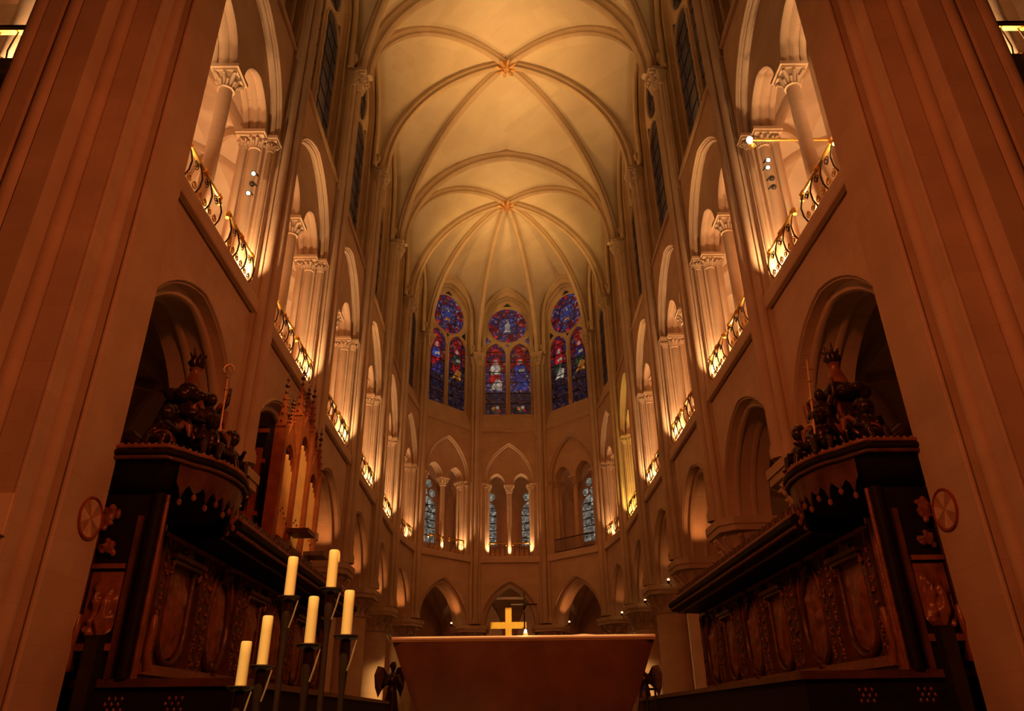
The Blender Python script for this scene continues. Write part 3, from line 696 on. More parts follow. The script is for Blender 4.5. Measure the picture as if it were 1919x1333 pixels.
# closing walls at the front end of aisles, and the transept wall with its gallery opening
for s in (-1, 1):
    e = struct(empty('wall_transept_left' if s < 0 else 'wall_transept_right'), 'transept wall beside the crossing pier with a lit gallery opening')
    mb = MB(); mb.slab([(s*7.0, 0), (s*15.5, 0), (s*15.5, 28), (s*7.0, 28)][::s], [opening(1.25, 11.3, 14.6, 1.6, cx=s*9.3)[::s]], 8.75, 9.45); mb.build('transept_masonry', 'stone', e)
    mb = MB(); mb.box(min(s*7.0, s*15.5), max(s*7.0, s*15.5), 8.55, 8.78, 10.9, 11.25); mb.build('string_course', 'stone', e)
    mb = MB(); mb.lathe([(.75, 11.2), (.75, 11.5), (.66, 11.62), (.66, 14.2)], s*8.95, 10.0, 20); mb.build('gallery_pier', 'stone', e)
    mb = MB(); mb.box(min(s*7.0, s*15.5), max(s*7.0, s*15.5), 12.0, 12.3, 10, 17); mb.box(min(s*7., s*15.5), max(s*7., s*15.5), 9.4, 12.1, 10.6, 11.2); mb.build('gallery_back', 'stone', e)
    spot('gallery_uplight', (s*8.40, 8.80, 11.45), (s*8.85, 9.45, 12.3), 900, WARM, 140, 1.0, .05)
    g = empty('gallery_railing', (s*9.3, 8.72, 11.25)); tag(g, 'gilded gallery railing in the transept beyond the %s crossing pier' % ('left' if s < 0 else 'right'), 'railing', 'gallery railings')
    MB().box(-1.3, 1.3, -.05, .05, .80, .88).build('handrail', 'gilt', g); MB().box(-1.3, 1.3, -.03, .03, .90, .95).build('upper_rail', 'iron', g)
    for i in range(9):
        x = -1.2+i*.3
        MB().tube([(x, 0, 0), (x, -.06, .3), (x, -.03, .6), (x, 0, .8)], .014, 6).build('baluster', 'iron', g)
    for i in range(8):
        x = -1.05+i*.3
        MB().tube([(x+.09*math.cos(t)*(1-t/9), 0, .14+.09*math.sin(t)*(1-t/9)) for t in [j*.6 for j in range(12)]], .012, 5).build('scroll', 'gilt', g)

# ------------------------------------------------------------------ crossing piers
PPOLY = [(5.30, 9.25), (5.30, 8.36), (5.66, 8.36), (5.66, 7.98), (5.43, 7.98), (5.43, 7.72), (5.80, 7.72), (5.80, 7.98), (6.12, 7.98), (6.12, 7.5), (5.88, 7.5), (5.88, 7.22), (6.22, 7.22), (6.22, 7.46), (6.50, 7.46), (6.50, 7.22), (6.72, 7.22), (6.72, 7.45), (7.0, 7.45), (7.0, 7.75), (7.3, 7.75), (7.3, 9.25)]
for s in (-1, 1):
    e = empty('crossing_pier', (0, 0, 0)); struct(e, 'huge compound crossing pier with stepped pilasters and shafts, %s' % ('left' if s < 0 else 'right')); e['category'] = 'pier'
    MB().prism([(s*x, y) for x, y in PPOLY][::s], 0, 30).build('pier_core', 'pier', e, 30)
    for (x, y, r) in ((5.50, 8.17, .125), (5.93, 7.72, .12), (6.36, 7.32, .12), (6.86, 7.34, .13), (5.33, 8.36, .035), (5.45, 7.74, .03)):
        MB().tube([(s*x, y, 0), (s*x, y, 30)], r, 12).build('pier_shaft', 'pier', e, 60)
    MB().prism([(s*x*1.0-(s*.12 if x < 6 else 0), y-.1) for x, y in PPOLY][::s], 0, .9).build('pier_plinth', 'pier', e, 30)
# ------------------------------------------------------------------ gallery columns, railings and their uplights
def lathe_col(r, z0, z1, n=14): return MB().lathe([(r*1.3, z0), (r*1.3, z0+.12), (r*1.18, z0+.17), (r*1.24, z0+.25), (r*1.08, z0+.31), (r, z0+.36), (r, z1)], n=n)
GC = lathe_col(.155, ZS, ZSP-.56).mesh('shaft', 'stone', 50)
GCC = MB().lathe([(.155, ZSP-.58), (.195, ZSP-.56), (.165, ZSP-.52), (.175, ZSP-.42), (.22, ZSP-.28), (.26, ZSP-.18)], n=14).mesh('capital', 'rib', 50)
mb = MB(); mb.box(-.28, .28, -.28, .28, ZSP-.18, ZSP-.12); mb.box(-.33, .33, -.33, .33, ZSP-.12, ZSP-.03); mb.box(-.29, .29, -.29, .29, ZSP-.03, ZSP+.02)
GCA = mb.mesh('abacus', 'rib', 30)
mb = MB()
for i in range(8):
    t = 2*PI*i/8; c_, s_ = math.cos(t+PI/4), math.sin(t+PI/4); e_ = .34 if i % 2 == 0 else .26
    mb.tube([(c_*.155, s_*.155, ZSP-.50), (c_*.205, s_*.205, ZSP-.34), (c_*e_*.9, s_*e_*.9, ZSP-.23), (c_*e_, s_*e_, ZSP-.21), (c_*(e_+.015), s_*(e_+.015), ZSP-.27)], [.025, .045, .042, .042, .02], 6)
    c_, s_ = math.cos(t+PI/4+PI/8), math.sin(t+PI/4+PI/8)
    mb.tube([(c_*.16, s_*.16, ZSP-.53), (c_*.2, s_*.2, ZSP-.42), (c_*.24, s_*.24, ZSP-.37), (c_*.25, s_*.25, ZSP-.41)], [.02, .036, .036, .015], 6)
GCF = mb.mesh('foliage', 'rib', 60)
def scroll(cx, cz, r, turns=1.6, start=0, flip=1, d=0):
    n = 16; return [(cx+flip*r*(1-.75*i/n)*math.cos(start+turns*2*PI*i/n), d, cz+r*(1-.75*i/n)*math.sin(start+turns*2*PI*i/n)) for i in range(n+1)]
rail_cache = {}
def rail_meshes(w_, plain):
    key = (round(w_, 2), plain)
    if key in rail_cache: return rail_cache[key]
    o = []
    if plain:
        o.append(('handrail', MB().box(-w_/2, w_/2, -.025, .025, .92, .98).mesh('handrail', 'iron', 30)))
        o.append(('bottom_rail', MB().box(-w_/2, w_/2, -.02, .02, .10, .14).mesh('bottom_rail', 'iron', 30)))
        n = int(w_/.14)
        for i in range(n+1):
            x = -w_/2+w_*i/n; o.append(('baluster', MB().tube([(x, 0, 0), (x, 0, .95)], .013, 5).mesh('baluster', 'iron', 60)))
    else:
        o.append(('handrail', MB().tube([(-w_/2, -.02, .74), (-w_/2+.03, 0, .86), (-w_/2+.1, 0, .90), (w_/2-.1, 0, .90), (w_/2-.03, 0, .86), (w_/2, -.02, .74)], .045, 8).mesh('handrail', 'gilt', 50)))
        o.append(('upper_rail', MB().box(-w_/2+.05, w_/2-.05, .02, .06, .95, .99).mesh('upper_rail', 'iron', 30)))
        mb = MB()
        for x in (-w_/2+.08, 0, w_/2-.08):
            for dx in (-.05, 0, .05): mb.tube([(x+dx-.012, 0, .90), (x+dx+.012, 0, .90)], .07, 8)
        o.append(('collars', mb.mesh('collars', 'gilt', 40)))
        n = max(3, int(w_/.5))
        for i in range(n+1):
            x = -w_/2+.08+(w_-.16)*i/n
            o.append(('bowed_post', MB().tube([(x, 0, 0), (x, -.10, .22), (x, -.12, .45), (x, -.06, .72), (x, 0, .88)], .018, 6).mesh('bowed_post', 'iron', 60)))
        for i in range(n):
            x = -w_/2+.08+(w_-.16)*(i+.5)/n; g_ = (w_-.16)/n
            o.append(('scroll', MB().tube(scroll(x-g_*.22, .16, .10, 1.5, PI/2, 1, -.06), .013, 5).mesh('scroll', 'gilt', 60)))
            o.append(('scroll', MB().tube(scroll(x+g_*.22, .16, .10, 1.5, PI/2, -1, -.06), .013, 5).mesh('scroll', 'gilt', 60)))
            o.append(('scroll', MB().tube(scroll(x, .60, .11, 1.6, -PI/2, 1, -.08), .011, 5).mesh('scroll', 'iron', 60)))
    rail_cache[key] = o
    return o
UPL = 680
for (side, k, mid, rz, L) in bays:
    R = bay_meshes(L); D = R['dims']; loc = (mid.x, mid.y, 0); mtx = Matrix.Translation((mid.x, mid.y, 0)) @ Matrix.Rotation(rz, 4, 'Z')
    dark = (side == 'right' and k == 7)
    p = mtx @ Vector((0, .46, 0))
    e = empty('gallery_column', (p.x, p.y, 0), rz); tag(e, 'slender gallery column with leafy capital, %s' % bayname(side, k), 'column', 'slender columns of the gallery', 'thing')
    inst('shaft', GC, e); cp = inst('capital', GCC, e); inst('abacus', GCA, cp); inst('foliage', GCF, cp)
    w_ = D['ae2']-.34 if not dark else D['ae2']*2-.1
    for s in ((-1, 1) if not dark else (0,)):
        p = mtx @ Vector((s*(D['ae2']/2+.05), -.03 if not dark else .06, ZS))
        r_ = empty('gallery_railing', p, rz)
        if side == 'apse': which = 'left half' if s > 0 else 'right half'
        else: which = 'nearer half' if (s > 0) == (side == 'right') else 'farther half'
        tag(r_, ('plain dark iron gallery railing, ' if dark else 'gilded scrollwork gallery railing, %s, ' % which)+bayname(side, k), 'railing', 'gallery railings')
        r_.scale = (1, 1, .88)
        for nm, me in rail_meshes(w_, dark): inst(nm, me, r_)
    if dark: continue
    col = (1.0, .60, .12) if (side == 'right' and k == 5) else WARM
    pw = UPL*(.55 if k >= 6 else 1)
    # lamps at the foot of the columns
    for u, d, tu, td, ang, f in ((0, .10, 0, .42, 112, .75), (-(D['ae2']-.24), .08, -D['ae2']+.04, .42, 100, .8), (D['ae2']-.24, .08, D['ae2']-.04, .42, 100, .8)):
        a = mtx @ Vector((u, d, ZS+.06)); b = mtx @ Vector((tu, td, ZS+(1.5 if k < 6 else 2.2)))
        spot('column_uplight', a, b, pw*f, col, ang if k < 6 else 80, 1.0, .03)
    if k <= 6:
        a = mtx @ Vector((0, 2.6, ZS+.5)); point('gallery_lamp', a, 130 if k < 6 else 60, (1.0, .36, .13), .25)
    else:
        a = mtx @ Vector((0, 2.6, ZS+.4)); point('gallery_lamp', a, 12, RED, .25)
# pale gallery windows in the outer apse wall
def gallery_window(name, x, y, rz, label):
    e = empty(name, (x, y, 0), rz); struct(e, label)
    MB().slab([(-.95, 12.1), (.95, 12.1), (.95, 15.3)]+[(a, 15.3+b) for a, b in arch(.95, 2.2, 8)][::-1][1:-1]+[(-.95, 15.3)], [opening(.72, 12.3, 14.6, .9, n=6), circ(-.33, 15.75, .29, 14), circ(.33, 15.75, .29, 14), circ(0, 16.4, .31, 14)], -.1, .05).build('tracery', 'rib', e, 40)
    for i in range(6):
        z0 = 12.3+i*.53
        poly = [(-.72, z0), (.72, z0), (.72, z0+.48), (-.72, z0+.48)] if i < 5 else [(-.72, 14.95), (.72, 14.95)]+[(a, 14.6+b) for a, b in arch(.72, .9, 6)][::-1][3:-3]
        MB().slab(poly, [], -.03, -.01).build('pane', 'grisaille', e, None)
    for (a, b) in ((-.33, 15.75), (.33, 15.75), (0, 16.4)): MB().slab(circ(a, b, .29, 14), [], -.03, -.01).build('roundel_pane', 'grisaille', e, None)
    mb = MB(); mb.box(-.01, .01, -.05, -.03, 12.3, 15)
    for i in range(1, 6): mb.box(-.72, .72, -.05, -.03, 12.25+i*.53, 12.31+i*.53)
    mb.build('saddle_bars', 'iron', e)
for s in (-1, 1):
    gallery_window('window_%d' % (16 if s < 0 else 17), s*1.62, 51.55, 0, 'pale grisaille window behind the middle gallery opening, %s one' % ('left' if s < 0 else 'right'))
    t = Vector((KO[6][0]-KO[7][0], KO[6][1]-KO[7][1])); f_ = .22; q_ = Vector(KO[7])+t*f_; ang = math.atan2(t.y, t.x)
    gallery_window('window_%d' % (18 if s < 0 else 19), s*q_.x, q_.y-.06, s*ang, 'pale grisaille window behind the gallery opening at the %s of the apse' % ('left' if s < 0 else 'right'))

# ------------------------------------------------------------------ little lamps on the arcade capitals, lighting the arches
def small_lamp(loc, aim, energy, label, color=(1, .33, .085), angle=85, parent_group='small lamps on the arcade', wall=None):
    e = empty('arch_lamp', loc); tag(e, label, 'lamp', parent_group)
    d = (Vector(aim)-Vector(loc)).normalized()
    q = d.to_track_quat('Z', 'Y').to_matrix().to_4x4()
    MB().lathe([(.03, -.12), (.05, -.10), (.055, 0), (.05, .0)], n=10).xf(q).build('housing', 'darkbox', e)
    MB().ell((0, 0, .035), (.05, .05, .06), 10, 8).xf(q).build('lens', 'lamp2', e)
    MB().tube([(0, 0, -.06), Vector(wall)-Vector(loc)], .02, 6).build('bracket', 'iron', e)
    spot('arch_lamp_light', Vector(loc)+d*.08, aim, energy, color, angle, 1.0, .04)
for (side, k, mid, rz, L) in bays:
    D = bay_meshes(L)['dims']; mtx = Matrix.Translation((mid.x, mid.y, 0)) @ Matrix.Rotation(rz, 4, 'Z')
    if k < 3 or side == 'apse': continue
    far = -1 if side == 'right' else 1       # local direction of the far end of the bay
    u = far*(D['h2']-1.30)
    a = mtx @ Vector((u, .50 if k == 7 else .34, 6.5)); b = mtx @ Vector((far*(D['a']-.35), .6, ZA+2.2)); c = mtx @ Vector((far*(D['h2']-.95), .55, 6.30))
    if (side == 'right' and k >= 4) or k == 7: small_lamp(a, b, 34 if k < 7 else 100, 'tiny bright lamp beside the arcade capital, %s' % bayname(side, k), wall=c)
    else: spot('arch_light', a, b, 45, (1, .33, .085), 85, 1.0, .05)
    point('aisle_fill', mtx @ Vector((0, 3.4, 4.2)), 9, RED, .3)  # ambient fill added in the aisle, no fitting stands for it
for x in (-1.7, 1.7): spot('ambulatory_lamp', (x*.88, 50.95, 3.0), (x*.88, 51.45, 7.5), 260, (1, .4, .14), 70, 1.0, .1)
# ------------------------------------------------------------------ choir stalls
def relief(w_, h_, seed, ellipse=True, amp=.045, nx=26, nz=44):
    """carved panel: a grid raised in rounded lumps like low-relief figures"""
    rnd = random.Random(seed); blobs = []
    for i in range(26):
        x = rnd.uniform(-.36, .36)*w_; z = rnd.uniform(-.44, .30)*h_
        blobs.append((x, z, rnd.uniform(.05, .12)*w_, rnd.uniform(.04, .12)*h_, rnd.uniform(.4, 1)))
    for i in range(3): blobs.append((rnd.uniform(-.2, .2)*w_, rnd.uniform(-.2, .12)*h_, .09*w_, .2*h_, 1.2))
    mb = MB(); rows = []
    for j in range(nz+1):
        row = []
        for i in range(nx+1):
            x = (i/nx-.5)*w_; z = (j/nz-.5)*h_
            if ellipse:
                lim = math.sqrt(max(0, 1-(2*z/h_)**2))*.5*w_; x = (i/nx-.5)*2*max(lim, .01)
            else:
                if z < -h_*.5+w_*.5:
                    q = (z+h_*.5-w_*.5)/(w_*.5); lim = math.sqrt(max(0, 1-q*q))*.5*w_; x = (i/nx-.5)*2*max(lim, .01)
            d = sum(a*math.exp(-((x-bx)/rx)**2-((z-bz)/rz_)**2) for bx, bz, rx, rz_, a in blobs)
            row.append((x, -amp*min(d, 1.6), z))
        rows.append(row)
    mb.rings(rows, closed=False, caps=False)
    return mb
def ornament(mb, x, y, z, sc, rnd, n=7):
    for i in range(n):
        t = rnd.uniform(0, 2*PI); r = rnd.uniform(0, .12)*sc
        mb.ell((x+r*math.cos(t), y-rnd.uniform(0, .04)*sc, z+r*1.2*math.sin(t)), (rnd.uniform(.03, .06)*sc, .04*sc, rnd.uniform(.03, .075)*sc), 7, 5)
# local stall frame: x along the row, y into the wall, z up; width 1.77, back board face at y=0
SW = 1.77
def stall_parts(oval):
    rnd = random.Random(11 if oval else 5); P = []
    P.append(('back_board', MB().box(-SW/2, SW/2, .05, .30, .75, 4.05), 'wood'))
    P.append(('dado', MB().box(-SW/2, SW/2, -.02, .06, .75, 2.12), 'wood'))
    mb = MB(); mb.box(-SW/2, SW/2, -.09, .06, 2.10, 2.18); mb.box(-SW/2, SW/2, -.06, .06, 2.18, 2.24); P.append(('lower_moulding', mb, 'wood2'))
    mb = MB(); mb.box(-SW/2, SW/2, -.05, .06, 3.98, 4.05); P.append(('upper_moulding', mb, 'wood2'))
    cz = 3.04
    if oval:
        me = relief(.86, 1.36, 21, True).xf(Matrix.Translation((0, .03, cz-.02))); P.append(('oval_relief', me, 'wood2'))
        P.append(('oval_frame', MB().tube([(.50*math.cos(2*PI*i/32), 0, cz-.02+.74*math.sin(2*PI*i/32)) for i in range(32)], .052, 8, True), 'wood'))
        mb = MB(); ornament(mb, 0, -.02, 3.80, 1.3, rnd, 14); ornament(mb, 0, -.02, 2.26, 1.2, rnd, 9); P.append(('crest_ornament', mb, 'wood'))
        for q in (-1, 1): P.append(('festoon', MB().tube([(q*.36, -.03, 3.78), (q*.47, -.03, 3.6), (q*.50, -.03, 3.3)], .03, 6), 'wood2'))
    else:
        me = relief(.84, 1.34, 33, False).xf(Matrix.Translation((0, .03, cz-.02))); P.append(('relief_panel', me, 'wood2'))
        pts = [(-.47, 0, 3.72), (-.47, 0, cz-.29)]+[(-.47*math.cos(t), 0, cz-.29-.47*math.sin(t)) for t in [PI*i/14 for i in range(1, 14)]]+[(.47, 0, cz-.29), (.47, 0, 3.72)]
        P.append(('panel_frame', MB().tube(pts, .05, 8), 'wood'))
        mb = MB(); mb.box(-.60, .60, -.16, .05, 3.72, 3.79); mb.box(-.54, .54, -.11, .05, 3.66, 3.72); P.append(('panel_cornice', mb, 'wood'))
        mb = MB(); ornament(mb, 0, -.04, 3.88, 1.1, rnd, 12); ornament(mb, -.5, -.06, 3.6, .7, rnd, 6); ornament(mb, .5, -.06, 3.6, .7, rnd, 6); P.append(('crest_ornament', mb, 'wood2'))
    # carved trumeau pilaster at the edge
    for s in (-1, 1):
        mb = MB(); x = s*(SW/2-.14)
        mb.box(x-.10, x+.10, -.05, .06, 2.24, 3.98); mb.box(x-.12, x-.095, -.07, .06, 2.24, 3.98); mb.box(x+.095, x+.12, -.07, .06, 2.24, 3.98)
        P.append(('pilaster', mb, 'wood'))
        mb = MB()
        for i in range(9): ornament(mb, x, -.06, 2.36+i*.19, .55, rnd, 4)
        P.append(('carved_drop', mb, 'wood2'))
    # seats below
    mb = MB(); mb.box(-SW/2, SW/2, -.62, -.02, 1.15, 1.24); P.append(('seat', mb, 'black'))
    for s in (-1, 0, 1):
        mb = MB(); mb.box(s*(SW/2-.07)-.04, s*(SW/2-.07)+.04, -.66, 0, .75, 1.78); P.append(('seat_divider', mb, 'black'))
        mb = MB(); mb.tube([(s*(SW/2-.07), 0, 1.80), (s*(SW/2-.07), -.5, 1.80), (s*(SW/2-.07), -.68, 1.74), (s*(SW/2-.07), -.70, 1.62)], .055, 8); P.append(('armrest', mb, 'wood'))
    return [(n_, mb.mesh(n_, mt, 45), 'x') for n_, mb, mt in P]
STALL = {True: stall_parts(True), False: stall_parts(False)}
LPOS = ['nearest to the throne canopy', 'second along', 'third along', 'fourth along', 'fifth along', 'farthest along']
for s in (-1, 1):
    sd = 'left' if s < 0 else 'right'
    rz = PI/2 if s < 0 else -PI/2            # local -y faces the vessel
    for i in range(6):
        y = 11.75+i*SW if s < 0 else 11.75+i*SW
        oval = i % 2 == 1
        e = empty('choir_stall', (s*5.24, y, 0), rz)
        tag(e, 'dark oak choir stall with %s relief, %s in the %s row' % ('oval' if oval else 'upright', LPOS[i], sd), 'choir stall', 'carved choir stalls')
        for n_, me, _ in STALL[oval]: inst(n_, me, e)
    # continuous canopy over the row
    y0, y1 = 11.62, 21.55
    e = empty('stall_canopy', (0, 0, 0)); tag(e, 'long dark oak canopy cornice above the %s row of choir stalls' % sd, 'canopy', 'canopies over the choir stalls')
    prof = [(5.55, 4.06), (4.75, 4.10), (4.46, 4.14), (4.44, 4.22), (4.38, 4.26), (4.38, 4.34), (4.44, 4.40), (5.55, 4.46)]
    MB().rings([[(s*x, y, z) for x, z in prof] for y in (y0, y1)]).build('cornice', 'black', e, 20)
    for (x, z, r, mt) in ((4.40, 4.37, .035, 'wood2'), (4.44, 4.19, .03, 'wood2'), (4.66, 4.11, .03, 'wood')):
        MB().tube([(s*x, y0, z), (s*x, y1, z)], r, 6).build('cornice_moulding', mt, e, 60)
    rnd = random.Random(3); n = 30; unit = MB()
    unit.tube([(0, 0, 0), (0, 0, .16), (0, -.02, .28)], [.03, .05, .015], 6)
    for q in (-1, 1):
        unit.tube([(0, q*.02, .02), (0, q*.10, .10), (0, q*.13, .19), (0, q*.08, .24), (0, q*.05, .19)], [.03, .035, .03, .025, .012], 5)
        unit.ell((0, q*.15, .07), (.035, .05, .05), 6, 4)
    um = unit.mesh('cresting_leaf', 'wood', 60)
    for i in range(n):
        inst('cresting_leaf', um, e, (s*4.66, y0+.2+(y1-y0-.4)*i/(n-1), 4.42))
    MB().box(min(s*4.72, s*5.5), max(s*4.72, s*5.5), y0, y1, 4.4, 4.55).build('canopy_top', 'black', e)
    # front row and its west end
    e = empty('front_stalls', (0, 0, 0)); tag(e, 'low black oak front row of stalls at the foot of the %s choir stalls' % sd, 'stalls', 'front rows of stalls')
    MB().box(min(s*3.35, s*4.2), max(s*3.35, s*4.2), 9.75, 21.2, .0, 1.88).build('bench_body', 'black', e)
    MB().box(min(s*3.35, s*5.55), max(s*3.35, s*5.55), 9.45, 9.75, 0, 1.90).build('end_panel', 'black', e)
    MB().box(min(s*3.28, s*5.55), max(s*3.28, s*5.55), 9.38, 9.85, 1.88, 1.97).build('end_ledge', 'wood', e)
    MB().box(min(s*3.28, s*4.25), max(s*3.28, s*4.25), 9.85, 21.2, 1.88, 1.95).build('desk_ledge', 'wood', e)
    for cx in (4.05, 4.75):
        for a in range(3):
            for b in range(3):
                px = s*(cx+(a-1)*.075+(.035 if b % 2 else 0)); pz = 1.70+(b-1)*.06
                MB().add([(px-.022, 9.445, pz), (px, 9.445, pz-.028), (px+.022, 9.445, pz), (px, 9.445, pz+.028), (px, 9.43, pz)], [(0, 1, 4), (1, 2, 4), (2, 3, 4), (3, 0, 4)]).build('lozenge_stud', 'wood2', e, None)
    # throne end: tall west panel with relief and scrolls
    e = empty('throne_end', (0, 0, 0)); tag(e, 'tall carved west end of the %s stalls with figure relief and scrolled bracket' % sd, 'stall end', 'carved stall ends')
    MB().box(min(s*4.70, s*5.62), max(s*4.70, s*5.62), 9.42, 9.56, 1.97, 4.19).build('side_panel', 'black', e)  # black colour carries the shade the canopy throws on this panel
    MB().tube([(s*4.70, 9.40, 1.97), (s*4.70, 9.40, 4.19)], .075, 12).build('corner_post', 'black', e)
    MB().tube([(s*4.62, 9.47, 1.97), (s*4.62, 9.47, 4.19)], .03, 10).build('corner_bead', 'wood2', e)
    MB().box(min(s*5.22, s*5.5), max(s*5.22, s*5.5), 9.56, 10.84, 1.97, 4.18).build('throne_back', 'black', e)
    MB().tube([(s*5.2, 10.70, 1.97), (s*5.2, 10.70, 4.1)], .06, 10).build('throne_post', 'wood2', e)
    relief(.40, .80, 44, False, .06, 20, 34).xf(Matrix.Translation((s*5.14, 9.41, 2.80))).build('figure_relief', 'wood2', e, 60)
    for x in (4.88, 5.40): MB().box(s*x-.03, s*x+.03, 9.37, 9.43, 1.97, 3.9).build('panel_stile', 'wood', e)
    MB().box(min(s*4.9, s*5.4), max(s*4.9, s*5.4), 9.36, 9.44, 2.28, 2.36).build('relief_ledge', 'wood2', e)
    MB().box(min(s*4.95, s*5.36), max(s*4.95, s*5.36), 9.38, 9.44, 3.24, 3.30).build('relief_cornice', 'wood2', e)
    mb = MB(); ornament(mb, s*5.26, 9.36, 3.86, 1.0, random.Random(8), 26); o_ = mb.build('carved_head', 'wood2', e, 60); md = o_.modifiers.new('fuse', 'REMESH'); md.mode = 'VOXEL'; md.voxel_size = .016; md.use_smooth_shade = True
    mb = MB(); ornament(mb, s*5.20, 9.38, 3.50, .9, random.Random(9), 20); o_ = mb.build('carved_leaf', 'wood2', e, 60); md = o_.modifiers.new('fuse', 'REMESH'); md.mode = 'VOXEL'; md.voxel_size = .016; md.use_smooth_shade = True
    for x, y in ((5.36, 9.34), (4.52, 9.50)):
        MB().tube([(s*x, y, 2.62), (s*(x-.05), y-.06, 2.66), (s*(x-.07), y-.10, 2.50), (s*(x-.03), y-.06, 2.28), (s*(x-.05), y, 2.06)], [.025, .04, .045, .04, .06], 8).build('scroll_bracket', 'wood2', e, 60)
    # canopy of the throne
    e = empty('throne_canopy', (0, 0, 0)); tag(e, 'dark oak throne canopy with a swelling front and hanging fringe, %s side' % sd, 'canopy', 'throne canopies')
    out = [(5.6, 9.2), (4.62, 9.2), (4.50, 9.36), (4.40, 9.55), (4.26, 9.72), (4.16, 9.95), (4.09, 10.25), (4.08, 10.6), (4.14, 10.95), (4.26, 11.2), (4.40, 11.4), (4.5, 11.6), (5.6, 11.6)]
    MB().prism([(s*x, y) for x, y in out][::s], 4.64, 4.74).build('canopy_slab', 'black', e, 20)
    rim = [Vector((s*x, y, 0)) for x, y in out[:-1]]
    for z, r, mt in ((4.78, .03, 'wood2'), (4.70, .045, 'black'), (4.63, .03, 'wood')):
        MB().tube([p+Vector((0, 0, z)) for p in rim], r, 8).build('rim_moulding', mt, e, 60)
    # egg-and-dart beads along the rim
    path = []
    for a, b in zip(rim[:-1], rim[1:]):
        n_ = max(1, int((b-a).length/.085))
        for i in range(n_): path.append(a.lerp(b, i/n_))
    mb = MB()
    for p in path: mb.ell((p.x, p.y, 4.80), (.03, .03, .035), 6, 4)
    mb.build('bead_row', 'wood2', e, 60)
    # fringe: pointed lappets
    seg = rim[2:]; cumul = [0]
    for a, b in zip(seg[:-1], seg[1:]): cumul.append(cumul[-1]+(b-a).length)
    def at(d_):
        for i in range(len(seg)-1):
            if d_ <= cumul[i+1]: return seg[i].lerp(seg[i+1], (d_-cumul[i])/(cumul[i+1]-cumul[i]))
        return seg[-1]
    nl = 11; tot = cumul[-1]; ctr = Vector((s*5.0, 10.4, 0))
    for i in range(nl):
        a, b = at(tot*i/nl), at(tot*(i+1)/nl); mpt = at(tot*(i+.5)/nl); inw = lambda p, f: p.lerp(ctr, f)
        zb = 4.16 if i % 2 == 0 else 4.26
        vs = []
        for (p, z, f) in ((a, 4.60, .03), (b, 4.60, .03), (b, 4.36, .07), (b.lerp(mpt, .5), 4.30, .08), (mpt, zb, .10), (a.lerp(mpt, .5), 4.30, .08), (a, 4.36, .07)):
            q = inw(p, f); vs.append((q.x, q.y, z))
        vs += [((1-.03)*x+.03*ctr.x, (1-.03)*y+.03*ctr.y, z) for x, y, z in vs]
        fs = [tuple(range(7)), tuple(range(13, 6, -1))]+[(j, (j+1) % 7, 7+(j+1) % 7, 7+j) for j in range(7)]
        l_ = MB().add(vs, fs).build('lappet', 'wood', e, None)
        q = inw(mpt, .1); MB().ell((q.x, q.y, zb-.04), (.035, .035, .05), 6, 5).build('tassel', 'wood2', l_)
    ccx, ccy = 5.15, 10.4
    MB().rings([[(s*(ccx+(x-ccx)*f), ccy+(y-ccy)*f, z) for x, y in out] for f, z in ((.95, 4.60), (.86, 4.42), (.70, 4.25), (.60, 4.20))]).build('soffit', 'black', e, 40)  # black oak colour stands in for shade on west face and underside
    # sculpture on the canopy: shell-like pedestal, cushion, flaming urn, two seated cherubs, scroll
    cx, cy = s*5.0, 10.35
    e2 = empty('canopy_sculpture', (cx, cy, 4.74)); tag(e2, 'dark carved group with flaming urn, scrolls and drapery on the %s throne canopy' % sd, 'sculpture', 'carved groups on the canopies')
    def fused(name, mb, mat='statue', vs=.02, par=None):
        o = mb.build(name, mat, par or e2, None); md = o.modifiers.new('fuse', 'REMESH'); md.mode = 'VOXEL'; md.voxel_size = vs; md.use_smooth_shade = True; return o
    MB().lathe([(.55, 0), (.60, .06), (.50, .13), (.40, .24), (.34, .36), (.33, .5)], n=24, lobes=6, amp=.07).build('pedestal', 'statue', e2, 60)
    rnd = random.Random(17 if s < 0 else 23); mb = MB()
    for i in range(16):
        t = rnd.uniform(0, 2*PI); r = rnd.uniform(.16, .34); mb.ell((r*math.cos(t), r*math.sin(t), rnd.uniform(.50, .95)), (rnd.uniform(.08, .17), rnd.uniform(.08, .16), rnd.uniform(.09, .2)), 9, 6)
    mb.lathe([(.30, .4), (.27, .8), (.2, 1.15)], n=12); fused('cloud_mass', mb)
    mb = MB()
    for i in range(11):
        t = 2*PI*i/11+rnd.uniform(-.2, .2); r = rnd.uniform(.20, .33); mb.ell((r*math.cos(t), r*math.sin(t), 1.18+rnd.uniform(-.09, .08)), (rnd.uniform(.10, .17), rnd.uniform(.10, .15), rnd.uniform(.07, .14)), 9, 6)
    mb.ell((0, 0, 1.24), (.26, .26, .12), 12, 6); fused('tasselled_cap', mb)
    MB().lathe([(.17, 1.28), (.16, 1.40), (.10, 1.55), (.075, 1.66), (.10, 1.70), (.07, 1.73)], n=12, lobes=6, amp=.06).build('urn_neck', 'wood2', e2, 60)
    for i in range(7):
        t = 2*PI*i/7; MB().tube([(.03*math.cos(t), .03*math.sin(t), 1.70), (.10*math.cos(t), .10*math.sin(t), 1.80), (.07*math.cos(t), .07*math.sin(t), 1.88), (.13*math.cos(t), .13*math.sin(t), 1.94+.04*(i % 3))], [.03, .045, .03, .01], 6).build('flame_leaf', 'statue', e2, 60)
